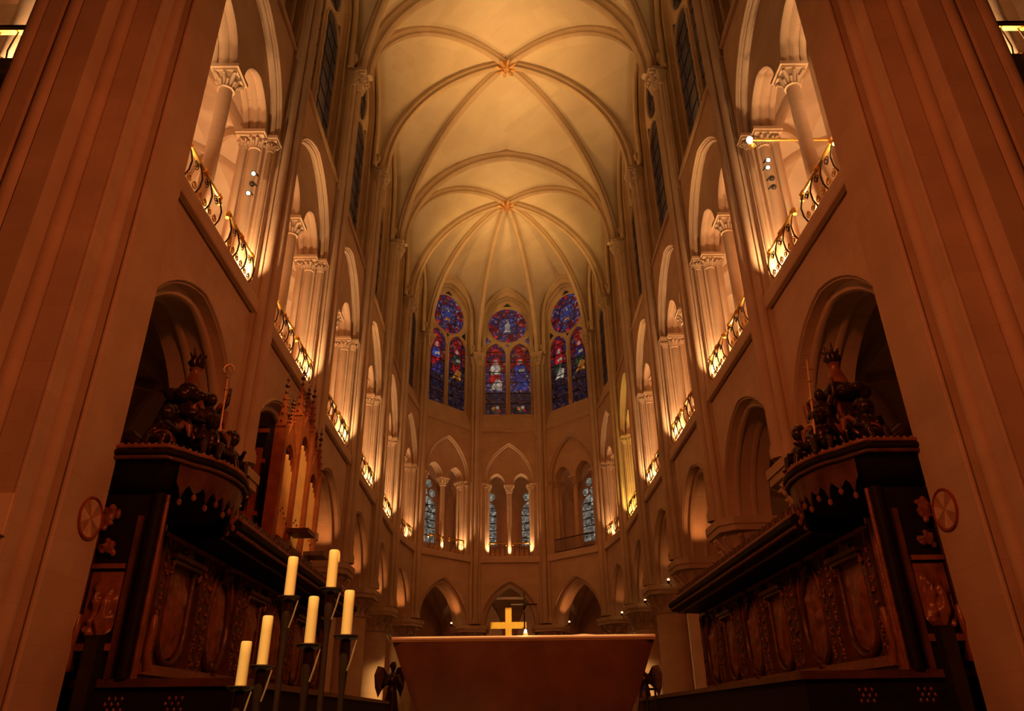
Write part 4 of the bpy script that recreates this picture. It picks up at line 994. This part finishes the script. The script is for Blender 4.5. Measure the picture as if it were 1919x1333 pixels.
    for i in range(12):
        t = 2*PI*i/12+rnd.uniform(-.15, .15); q_ = rnd.uniform(.85, 1.15)
        MB().tube([(.28*math.cos(t), .28*math.sin(t), .70*q_), (.44*math.cos(t), .44*math.sin(t), .55*q_), (.53*math.cos(t+.25), .53*math.sin(t+.25), .34), (.48*math.cos(t+.4*q_), .48*math.sin(t+.4*q_), .16)], [.04, .06*q_, .06, .02], 6).build('drapery_fold', 'statue' if i % 3 else 'wood', e2, 60)
    # angel reaching up beside the staff
    an = empty('reaching_angel', (s*4.56, 10.12, 5.02), -.5*s); tag(an, 'dark carved angel reaching up towards the staff on the %s throne canopy' % sd, 'statue', 'angels on the throne canopies')
    b_ = MB(); b_.ell((0, -.03, .80), (.075, .085, .10), 10, 8); b_.capsule((0, 0, .70), (0, 0, .64), .04, .05); b_.ell((0, 0, .52), (.13, .09, .17), 10, 8); b_.lathe([(.22, .0), (.19, .14), (.13, .40)], n=12, lobes=6, amp=.12)
    b_.capsule((.12*1, 0, .62), (.21, -.05, .76), .04, .034); b_.capsule((.21, -.05, .76), (.22, -.08, .94), .033, .026); b_.ell((.22, -.08, .98), (.03, .025, .035), 8, 5)
    b_.capsule((-.12, 0, .62), (-.19, -.06, .45), .04, .034); b_.capsule((-.19, -.06, .45), (-.08, -.16, .40), .033, .026); b_.ell((-.06, -.17, .40), (.03, .025, .03), 8, 5)
    fused('body', b_, 'statue', .016, an)
    for q_ in (-1, 1): MB().tube([(q_*.05, .08, .58), (q_*.15, .14, .78), (q_*.22, .15, .70), (q_*.24, .14, .44)], [.025, .06, .06, .02], 6).build('wing', 'wood2', an, 60)
    # reclining scroll console towards the pier
    q = s*1
    mb = MB().tube([(q*.15, -.80, .16), (q*.30, -.85, .26), (q*.48, -.85, .25), (q*.60, -.85, .14)], [.10, .13, .13, .07], 8); mb.build('rolled_cushion', 'statue', e2, 60)
    mb = MB().tube([(-q*.06+.17*math.cos(t)*(1-t/16), -.80, .22+.20*math.sin(t)*(1-t/16)) for t in [i*.5 for i in range(22)]], .03, 6); mb.build('volute', 'wood2', e2, 60)
    # cherubs
    def cherub(loc, rz, label):
        c = empty('cherub', loc, rz); tag(c, label, 'statue', 'cherubs on the throne canopies')
        b = MB()
        b.ell((0, -.02, .52), (.10, .105, .12), 12, 8)                         # head
        b.capsule((0, 0, .40), (0, .01, .34), .05, .07)
        b.ell((0, .02, .25), (.125, .10, .15), 12, 8); b.ell((0, .03, .12), (.13, .12, .11), 12, 8)
        for q_ in (-1, 1):
            b.capsule((q_*.10, .02, .34), (q_*.19, -.05, .23), .05, .04); b.capsule((q_*.19, -.05, .23), (q_*.10, -.18, .24+.06*q_), .04, .03); b.ell((q_*.09, -.20, .25+.06*q_), (.035, .035, .03), 8, 5)
            b.capsule((q_*.07, -.03, .10), (q_*.11, -.22, .11), .075, .06); b.capsule((q_*.11, -.22, .11), (q_*.10, -.27, -.06), .058, .04); b.capsule((q_*.10, -.27, -.07), (q_*.10, -.34, -.09), .035, .028)
        b.ell((0, -.125, .515), (.018, .025, .022), 6, 5)
        o = b.build('body', 'statue', c, None); md = o.modifiers.new('fuse', 'REMESH'); md.mode = 'VOXEL'; md.voxel_size = .016; md.use_smooth_shade = True
        h = MB(); rr = random.Random(2)
        for i in range(22):
            t = rr.uniform(0, 2*PI); u_ = rr.uniform(.1, 1); h.ell((.10*math.cos(t)*math.cos(u_), .02+.10*math.sin(t)*math.cos(u_)*.9, .53+.11*math.sin(u_)), (.035, .035, .035), 6, 5)
        h.build('hair', 'statue', c, 60)
        for q_ in (-1, 1):
            MB().tube([(q_*.05, .10, .30), (q_*.16, .17, .42), (q_*.24, .18, .38), (q_*.27, .17, .22)], [.03, .06, .06, .02], 6).build('wing', 'wood2', c, 60)
    cherub((s*4.42, 10.0, 4.90), -s*.5 if s > 0 else .5, 'dark carved cherub sitting at the canopy front beside the staff, %s side' % sd)
    cherub((s*4.40, 10.72, 4.90), -s*1.2 if s > 0 else 1.2, 'dark carved cherub at the inner corner of the throne canopy, %s side' % sd)
    cherub((s*4.92, 9.62, 4.90), 0, 'dark carved cherub leaning before the pedestal of the throne canopy, %s side' % sd)
    # staff
    st = empty('crozier' if s < 0 else 'cross_staff', (0, 0, 0))
    if s < 0:
        tag(st, 'thin metal crozier with a curled head leaning on the left throne canopy', 'staff')
        MB().tube([(-4.28, 9.95, 4.80), (-4.34, 10.0, 6.18)], .016, 8).build('shaft', 'bronze_edge', st)
        MB().tube([(-4.34+.0+.075*math.cos(t), 10.0, 6.27+.085*math.sin(t)) for t in [-PI/2+i*.42 for i in range(14)]], .016, 6).build('crook', 'bronze_edge', st, 60)
        for z in (5.95, 6.15): MB().ell((-4.333, 9.995, z), (.035, .035, .03), 8, 5).build('knop', 'bronze_edge', st)
    else:
        tag(st, 'thin metal cross staff leaning on the right throne canopy', 'staff')
        MB().tube([(4.27, 9.95, 4.80), (4.44, 10.0, 6.36)], .016, 8).build('shaft', 'bronze_edge', st)
        MB().tube([(4.34, 10.0, 6.22), (4.51, 10.0, 6.20)], .014, 6).build('crossbar', 'bronze_edge', st)
        for z in (5.7, 6.0): MB().ell((4.27+.17*(z-4.8)/1.56, 9.98, z), (.032, .032, .03), 8, 5).build('knop', 'bronze_edge', st)
    # slim black loudspeaker column in front of the stall end
    e = empty('column_loudspeaker', (s*4.93, 9.05, 0)); tag(e, 'slim black column loudspeaker standing before the %s stall end' % sd, 'loudspeaker', 'slim black loudspeakers')
    MB().box(-.09, .09, -.06, .06, 1.2, 2.42).build('cabinet', 'darkbox', e); MB().box(-.075, .075, -.07, -.06, 1.25, 2.38).build('grille', 'iron', e); MB().tube([(0, 0, 0), (0, 0, 1.2)], .025, 8).build('pole', 'darkbox', e); MB().lathe([(.22, 0), (.22, .02), (.03, .05)], n=16).build('base', 'darkbox', e)
    # painted consecration cross on the pier
    e = empty('consecration_cross', (s*5.292, 8.975, 3.77)); tag(e, 'round red painted consecration cross on the %s crossing pier' % sd, 'painted cross', 'consecration crosses')
    def disc(pts, d0, d1): return MB().add([(-s*d0, a, b) for a, b in pts]+[(-s*d1, a, b) for a, b in pts], [tuple(range(len(pts))), tuple(range(2*len(pts)-1, len(pts)-1, -1))]+[(i, (i+1) % len(pts), len(pts)+(i+1) % len(pts), len(pts)+i) for i in range(len(pts))])
    MB().tube([(-s*.004, .25*math.cos(2*PI*i/32), .25*math.sin(2*PI*i/32)) for i in range(32)], .018, 6, True).build('ring', 'paint', e, 60)
    disc([(.24*math.cos(2*PI*i/32), .24*math.sin(2*PI*i/32)) for i in range(32)], -.002, .004).build('field', 'paint3', e, None)
    for i in range(4):
        t = PI/2*i; disc([(.02*math.cos(t), .02*math.sin(t))]+[(.225*math.cos(t+d_), .225*math.sin(t+d_)) for d_ in (-.42, -.2, 0, .2, .42)], .004, .008).build('arm', 'paint2', e, None)
# cream board fixed to the left pier
e = empty('notice_board', (-5.72, 7.68, 3.5)); tag(e, 'plain cream board fixed to the left crossing pier at the picture edge', 'board')
MB().box(-.30, .30, -.02, .02, -.22, .22).build('panel', 'board', e); MB().box(-.31, .31, .0, .03, -.23, .23).build('backing', 'paint2', e)

# ------------------------------------------------------------------ choir organ in the second bay on the left
og = empty('choir_organ', (-5.55, 18.3, 0)); tag(og, 'small gothic choir organ with red oak case and pale pipes over the left stalls', 'organ')
MB().box(-1.75, -.35, -1.75, 1.4, 5.0, 7.9).build('case_body', 'black', og)
MB().box(-1.75, -.1, -1.8, 1.4, 4.66, 5.05).build('case_plinth', 'organ', og)
for z in (5.75, 7.0, 7.75): MB().box(-1.72, -.30, -1.82, -1.72, z-.05, z+.05).build('side_rail', 'organ', og)
for x in (-1.2, -.45): MB().box(x-.07, x+.07, -1.86, -1.70, 5.0, 7.3).build('side_post', 'organ', og)
for i in range(4): MB().box(-1.05+i*.15, -1.0+i*.15, -1.80, -1.75, 5.1, 6.6).build('side_pipe', 'wood2', og)
ys = [-1.75, -.55, .65, 1.85]; hts = [8.6, 9.35, 9.35, 8.5]
def pinnacle(par, x, y, z, h, r):
    p = empty('pinnacle', (x, y, z), 0, par)
    MB().frustum(0, 0, 0, h*.62, r, r, .015, .015).build('spire', 'organ', p, None); MB().box(-r*1.25, r*1.25, -r*1.25, r*1.25, -.06, 0).build('collar', 'organ', p)
    mb = MB()
    for i in range(4):
        for t in (0, PI/2, PI, 3*PI/2):
            q = r*(1-i/4.4)+.02; mb.ell((q*math.cos(t), q*math.sin(t), h*.62*(i+.5)/4.4), (.03, .03, .035), 6, 4)
    mb.build('crockets', 'organ', p, 60)
    mb = MB()
    for dz, rr in ((.62, .05), (.74, .07), (.86, .045)): mb.ell((0, 0, h*dz), (rr, rr, .05), 8, 5)
    mb.tube([(0, 0, h*.6), (0, 0, h)], .012, 5); mb.build('finial', 'wood', p, 60)
for i, y in enumerate(ys):
    MB().box(-.14, .14, y-.10, y+.10, 4.8, hts[i]-.7).build('case_post', 'organ', og); MB().frustum(.1, y, 4.58, 4.82, .03, .03, .12, .1).build('post_foot', 'organ', og)
    pinnacle(og, 0, y, hts[i]-.7, 1.4, .10)
for i in range(3):
    ya, yb = ys[i]+.11, ys[i+1]-.11; top = 8.0 if i == 1 else 7.35
    n = 7
    for j in range(n):
        y = ya+(yb-ya)*(j+.5)/n; r = (yb-ya)/n*.47; d_ = abs(j-3)
        zt_ = top-.10*d_; mouth = 5.75+.09*(3-d_)
        pp = MB().lathe([(.015, 5.25), (r, mouth-.12), (r, zt_)], 0, 0, 10).build('pipe', 'pipe', og, 50, (.0, y, 0))
        MB().tube([(r*.9, -r*.6, mouth), (r*1.08, 0, mouth+.03), (r*.9, r*.6, mouth)], .012, 5).build('mouth', 'brass', pp)
    # carved gable over the pipes
    g = MB().slab([(ya, top-.35), (ya, top+.15), ((ya+yb)/2, top+.85), (yb, top+.15), (yb, top-.35)]+[(y, z) for y, z in [((ya+yb)/2+a*.96, top-.35+b) for a, b in arch((yb-ya)/2, .62, 6)]][::-1][1:-1], [], -.04, .06)
    g.v = [(b+.02, a, c) for a, b, c in g.v]; g.build('gable', 'organ', og, None)
    MB().tube([(.05, ya, top+.15), (.05, (ya+yb)/2, top+.85), (.05, yb, top+.15)], .045, 6).build('gable_moulding', 'organ', og)
    pinnacle(og, .02, (ya+yb)/2, top+.8, .75 if i != 1 else .95, .06)
    MB().box(-.05, .18, ya, yb, 5.15, 5.30).build('pipe_shelf', 'wood', og)
    ga = [(y_-(ya+yb)/2, z_) for y_, z_ in []]
    for q in (-1, 1): MB().tube([(.08, (ya+yb)/2+q*(yb-ya)*.48, 4.62), (.08, (ya+yb)/2+q*(yb-ya)*.3, 5.0), (.08, (ya+yb)/2, 5.15)], .04, 6).build('arch_brace', 'organ', og, 60)
for q, (y, z) in enumerate(((-.35, 5.62), (1.3, 5.4))): MB().box(.1, .62, y-.35, y+.35, z-.05, z+.05).build('carved_bracket', 'wood', og)
spot('organ_fill', (-1.8, 12.0, 13.5), (-5.5, 18.4, 7.2), 2400, (1, .5, .16), 20, .8, .1)  # unseen spot added to brighten the pipes and case

# ------------------------------------------------------------------ altar
al = empty('altar', (0, 8.0, 0)); tag(al, 'broad dark bronze altar block tapering towards its foot, in the middle', 'altar')
R_ = []
for z, hw, y0, y1 in ((.75, .62, .30, .85), (1.0, .78, .22, .98), (1.35, .97, .10, 1.1), (1.7, 1.14, .04, 1.2), (2.0, 1.26, .01, 1.26), (2.215, 1.345, 0, 1.3)):
    R_.append([(-hw, y0+.05, z), (-hw+.10, y0, z), (hw-.10, y0, z), (hw, y0+.05, z), (hw, y1, z), (-hw, y1, z)])
MB().rings(R_).build('block', 'bronze', al, 50)
MB().box(-1.352, 1.352, -.004, 1.31, 2.215, 2.245).build('top_slab', 'bronze_edge', al)
e = empty('altar_cloth', (0, 8.0, 2.245)); tag(e, 'thin white cloth covering the altar top', 'cloth')
MB().rings([[(-1.35, y, z) for y, z in q] for q in ([(-.012, -.012), (-.016, .004), (-.008, .018), (.02, .022), (1.25, .022), (1.25, .001), (0, .001), (0, -.012)],)]+[[(1.35, y, z) for y, z in [(-.012, -.012), (-.016, .004), (-.008, .018), (.02, .022), (1.25, .022), (1.25, .001), (0, .001), (0, -.012)]]]).build('linen', 'cloth', e); MB().tube([(.5, .04, .012), (.62, .03, .02), (.75, .04, .012)], .012, 6).build('fold', 'cloth', e)
e = empty('altar_light', (0.02, 8.05, 2.245)); tag(e, 'tiny burning light in a glass at the front edge of the altar', 'candle')
MB().lathe([(.022, 0), (.026, .03), (.026, .05)], n=10).build('glass_cup', 'board', e); MB().ell((0, 0, .06), (.014, .014, .025), 8, 6).build('flame', 'flame', e)
point('altar_light_glow', (0.02, 8.0, 2.36), 1.2, WARM, .02)
# golden cross far behind on the high altar, with a thin processional cross next to it
gc = empty('golden_cross', (-.12, 39.5, 0)); tag(gc, 'large glowing golden cross standing behind the altar', 'cross')
MB().box(-.16, .16, -.08, .08, 3.0, 6.62).build('upright', 'goldcross', gc); MB().box(-.92, .92, -.082, .082, 5.60, 5.92).build('crossbar', 'goldcross', gc)
MB().box(-1.0, 1.0, -.5, .5, .75, 2.2).build('plinth', 'stone', gc); MB().frustum(0, 0, 2.2, 3.05, .5, .3, .25, .15).build('foot', 'stone', gc)
pc_ = empty('processional_cross', (.62, 36.0, 0)); tag(pc_, 'thin dark processional cross on a pole right of the golden cross', 'cross')
MB().tube([(0, 0, .75), (0, 0, 6.85)], .03, 8).build('pole', 'iron', pc_); MB().box(-.62, .62, -.02, .02, 6.28, 6.34).build('crossbar', 'iron', pc_); MB().ell((0, 0, 6.0), (.06, .06, .06), 10, 8).build('knop', 'gilt', pc_)
e = empty('tie_beam', (-.05, 46.95, 8.15)); tag(e, 'pale horizontal beam across the middle arch behind the golden cross', 'beam')
MB().box(-.95, .95, -.06, .06, -.07, .07).build('beam_body', 'board', e)
for x in (-.9, .9): MB().tube([(x, 0, .05), (x*1.0, 0, 1.5)], .012, 6).build('hanger', 'iron', e)
spot('beam_lamp', (-.05, 45.4, 5.2), (-.05, 46.95, 8.15), 60, WARM, 50, 1.0, .05)
e = empty('sanctuary_lamp', (.55, 38.6, 4.6)); tag(e, 'small gilded lamp right of the golden cross foot', 'lamp')
MB().lathe([(.03, 0), (.16, .05), (.2, .2), (.12, .32), (.05, .36)], n=12).build('bowl', 'gilt', e); MB().ell((0, 0, .42), (.05, .05, .08), 8, 6).build('flame', 'flame', e); MB().tube([(0, 0, -3.85), (0, 0, 0)], .04, 8).build('stem', 'brass', e)

mb = MB(); mb.slab([(-3.9, 0), (3.9, 0), (3.9, 9.3), (-3.9, 9.3)], [opening(1.05, .02, 6.2, 2.3, cx=-1.5), opening(1.05, .02, 6.2, 2.3, cx=1.5)], 0, .5); mb.build('ambulatory_arches', 'stone', back, 30, (0, 50.3, 0))
mb = MB()
for c in (-1.5, 1.5): roll_arch(mb, 1.05, 2.3, 6.2, 0, .08, cx=c)
mb.build('arch_moulding', 'rib', back, 60, (0, 50.3, 0))

# ------------------------------------------------------------------ six tall candlesticks with candles
CND = [(-1.83, 5.0, 1.70, .27, 'outermost and lowest'), (-1.72, 5.02, 1.82, .305, 'second from the outside'), (-1.61, 5.05, 2.24, .265, 'outer one of the tall pair'),
       (-1.43, 5.0, 1.94, .30, 'low one between the tall pair'), (-1.34, 5.06, 2.29, .26, 'tallest of all'), (-1.20, 5.0, 1.99, .285, 'innermost, nearest the altar')]
for i, (x, y, z, h, lb) in enumerate(CND):
    f_ = (1.0, 1.06, 1.12, 1.0, 1.12, 1.05)[i]; x, y, z, h = -.164+(x+.164)*f_, y*f_, 1.5+(z-1.5)*f_, h*f_
    e = empty('candlestick', (x, y, 0)); tag(e, 'tall dark candlestick with drip dish, %s' % lb, 'candlestick', 'tall candlesticks')
    MB().lathe([(.11, 0), (.11, .03), (.05, .08), (.022, .2), (.020, z-.35), (.03, z-.22), (.038, z-.10), (.036, z-.02)], n=12).build('pole', 'brass', e)
    MB().lathe([(.02, z-.035), (.07, z-.022), (.085, z-.004), (.083, z+.002), (.05, z-.01), (.02, z-.006)], n=20).build('drip_dish', 'brass', e)
    MB().tube([(.03, -.02, z-.22), (.055, -.03, z-.14), (.075, -.02, z-.03)], .006, 5).build('side_rib', 'bronze_edge', e)
    c = empty('candle', (x, y, z-.006)); tag(c, 'thick unlit cream candle, %s' % lb, 'candle', 'thick cream candles')
    r = .0345*f_
    rnd = random.Random(i)
    MB().lathe([(r, 0), (r, h*.3), (r*.99, h*.7), (r*.98, h-.012), (r*.86, h-.002), (r*.6, h-.008), (.004, h-.012)], n=20).build('wax', 'wax', c, 50)
    MB().tube([(0, 0, h-.012), (.002, 0, h+.006)], .002, 5).build('wick', 'darkbox', c)
    if i == 4: MB().tube([(r*.9, 0, h-.01), (r*1.04, 0, h-.04), (r*1.05, 0, h-.09)], [.006, .007, .005], 6).build('wax_run', 'wax', c)

# ------------------------------------------------------------------ bronze figures beside the altar and lit columns behind
def angel(loc, rz, label, sc=1.0):
    e = empty('bronze_angel', loc, rz); e.scale = (sc, sc, sc); tag(e, label, 'statue', 'bronze angels by the columns')
    b = MB()
    b.ell((0, -.02, 1.62), (.085, .10, .125), 12, 8); b.capsule((0, 0, 1.5), (0, 0, 1.4), .055, .07)
    b.ell((0, 0, 1.25), (.19, .13, .22), 12, 8); b.ell((0, 0, .98), (.16, .12, .16), 12, 8)
    b.lathe([(.30, 0), (.27, .25), (.20, .6), (.15, .95)], n=14, lobes=7, amp=.09)
    for q in (-1, 1):
        b.capsule((q*.18, 0, 1.37), (q*.27, -.08, 1.12), .06, .05); b.capsule((q*.27, -.08, 1.12), (q*.14, -.28, 1.2), .048, .035); b.ell((q*.12, -.31, 1.21), (.04, .04, .03), 8, 5)
    b.ell((0, -.125, 1.61), (.018, .03, .03), 6, 5)
    o = b.build('body', 'statue', e, None); md = o.modifiers.new('fuse', 'REMESH'); md.mode = 'VOXEL'; md.voxel_size = .022; md.use_smooth_shade = True
    h = MB(); rr = random.Random(4)
    for i in range(20):
        t = rr.uniform(0, 2*PI); u_ = rr.uniform(0, 1.3); h.ell((.085*math.cos(t)*math.cos(u_), .02+.09*math.sin(t)*math.cos(u_), 1.64+.115*math.sin(u_)), (.035, .035, .04), 6, 5)
    h.build('hair', 'statue', e, 60)
    for q in (-1, 1):
        wpts = [(q*.08, .12, 1.35), (q*.22, .22, 1.62), (q*.40, .25, 1.66), (q*.50, .24, 1.40), (q*.46, .22, 1.05), (q*.36, .20, .78), (q*.28, .18, .95), (q*.16, .15, 1.1)]
        n = len(wpts); vs = wpts+[(x, y+.04, z) for x, y, z in wpts]
        MB().add(vs, [tuple(range(n)), tuple(range(2*n-1, n-1, -1))]+[(i, (i+1) % n, n+(i+1) % n, n+i) for i in range(n)]).build('wing', 'statue', e, None)
    MB().lathe([(.36, -.5), (.36, -.42), (.30, -.38), (.30, -.04), (.36, 0)], n=16).build('pedestal', 'bronze', e)
angel((-3.72, 24.6, 1.35), .5, 'dark bronze angel with raised wings just left of the altar', 1.0)
angel((4.12, 25.2, 1.25), -.5, 'dark bronze angel half hidden right of the altar', 1.05)
for s in (-1, 1):
    # light shining on the arcade column behind each angel
    spot('column_floodlight', (s*3.1, 34.0, 1.0), (s*6.2, 38.2, 2.5), 1100, (1, .5, .15), 38, .5, .08)
# lectern stand by the right angel
e = empty('music_stand', (3.02, 18.5, .75)); tag(e, 'thin dark metal stand right of the altar', 'stand')
MB().tube([(0, 0, 0), (0, 0, 1.45)], .03, 8).build('pole', 'iron', e); MB().box(-.05, .25, -.02, .02, 1.3, 1.35).build('bar', 'iron', e); MB().tube([(.2, 0, 0), (.2, 0, 1.65)], .025, 8).build('second_pole', 'iron', e)

# ------------------------------------------------------------------ gallery projectors near the crossing
def projector(loc, aim, label, glow=True):
    e = empty('gallery_projector', loc); tag(e, label, 'projector lamp', 'projectors in the gallery')
    q = (Vector(aim)-Vector(loc)).to_track_quat('Z', 'Y').to_matrix().to_4x4()
    MB().lathe([(.04, -.22), (.06, -.2), (.068, 0), (.06, 0)], n=14).xf(q).build('housing', 'darkbox', e)
    MB().lathe([(.03, 0), (.042, 0), (.034, .03), (.01, .04)], n=14).xf(q).build('lens', 'lamp' if glow else 'iron', e)
    MB().tube([(0, .1, .12), (0, .28, .16)], .02, 6).build('yoke', 'iron', e)
for (s, y, z, g) in ((-1, 13.73, 13.24, True), (-1, 13.64, 12.58, True), (-1, 13.75, 12.95, False), (1, 13.52, 13.38, True), (1, 13.62, 13.24, True), (1, 13.54, 12.59, False), (1, 13.54, 12.85, False)):
    projector((s*6.15, y, z), (s*2.0, 2.0, 3.0), '%s round projector in the %s gallery near the crossing, %s of its cluster' % ('glaring' if g else 'unlit', 'left' if s < 0 else 'right', {13.24: 'second' if s > 0 else 'top', 12.58: 'bottom', 12.95: 'middle', 13.38: 'top', 12.59: 'lowest', 12.85: 'third'}[z]), g)
e = empty('lamp_arm', (6.5, 13.0, 13.53)); tag(e, 'long gilded lamp arm reaching out of the right gallery with a glaring lamp', 'lamp arm')
MB().tube([(-.90, 0, 0), (1.1, 0, 0)], .035, 8).build('arm', 'gilt', e); MB().ell((-.93, 0, .0), (.07, .07, .09), 10, 8).build('bulb', 'lamp', e); MB().lathe([(.03, -.22), (.09, -.18), (.05, -.1)], -.9, 0, 10).build('gilt_bowl', 'gilt', e)
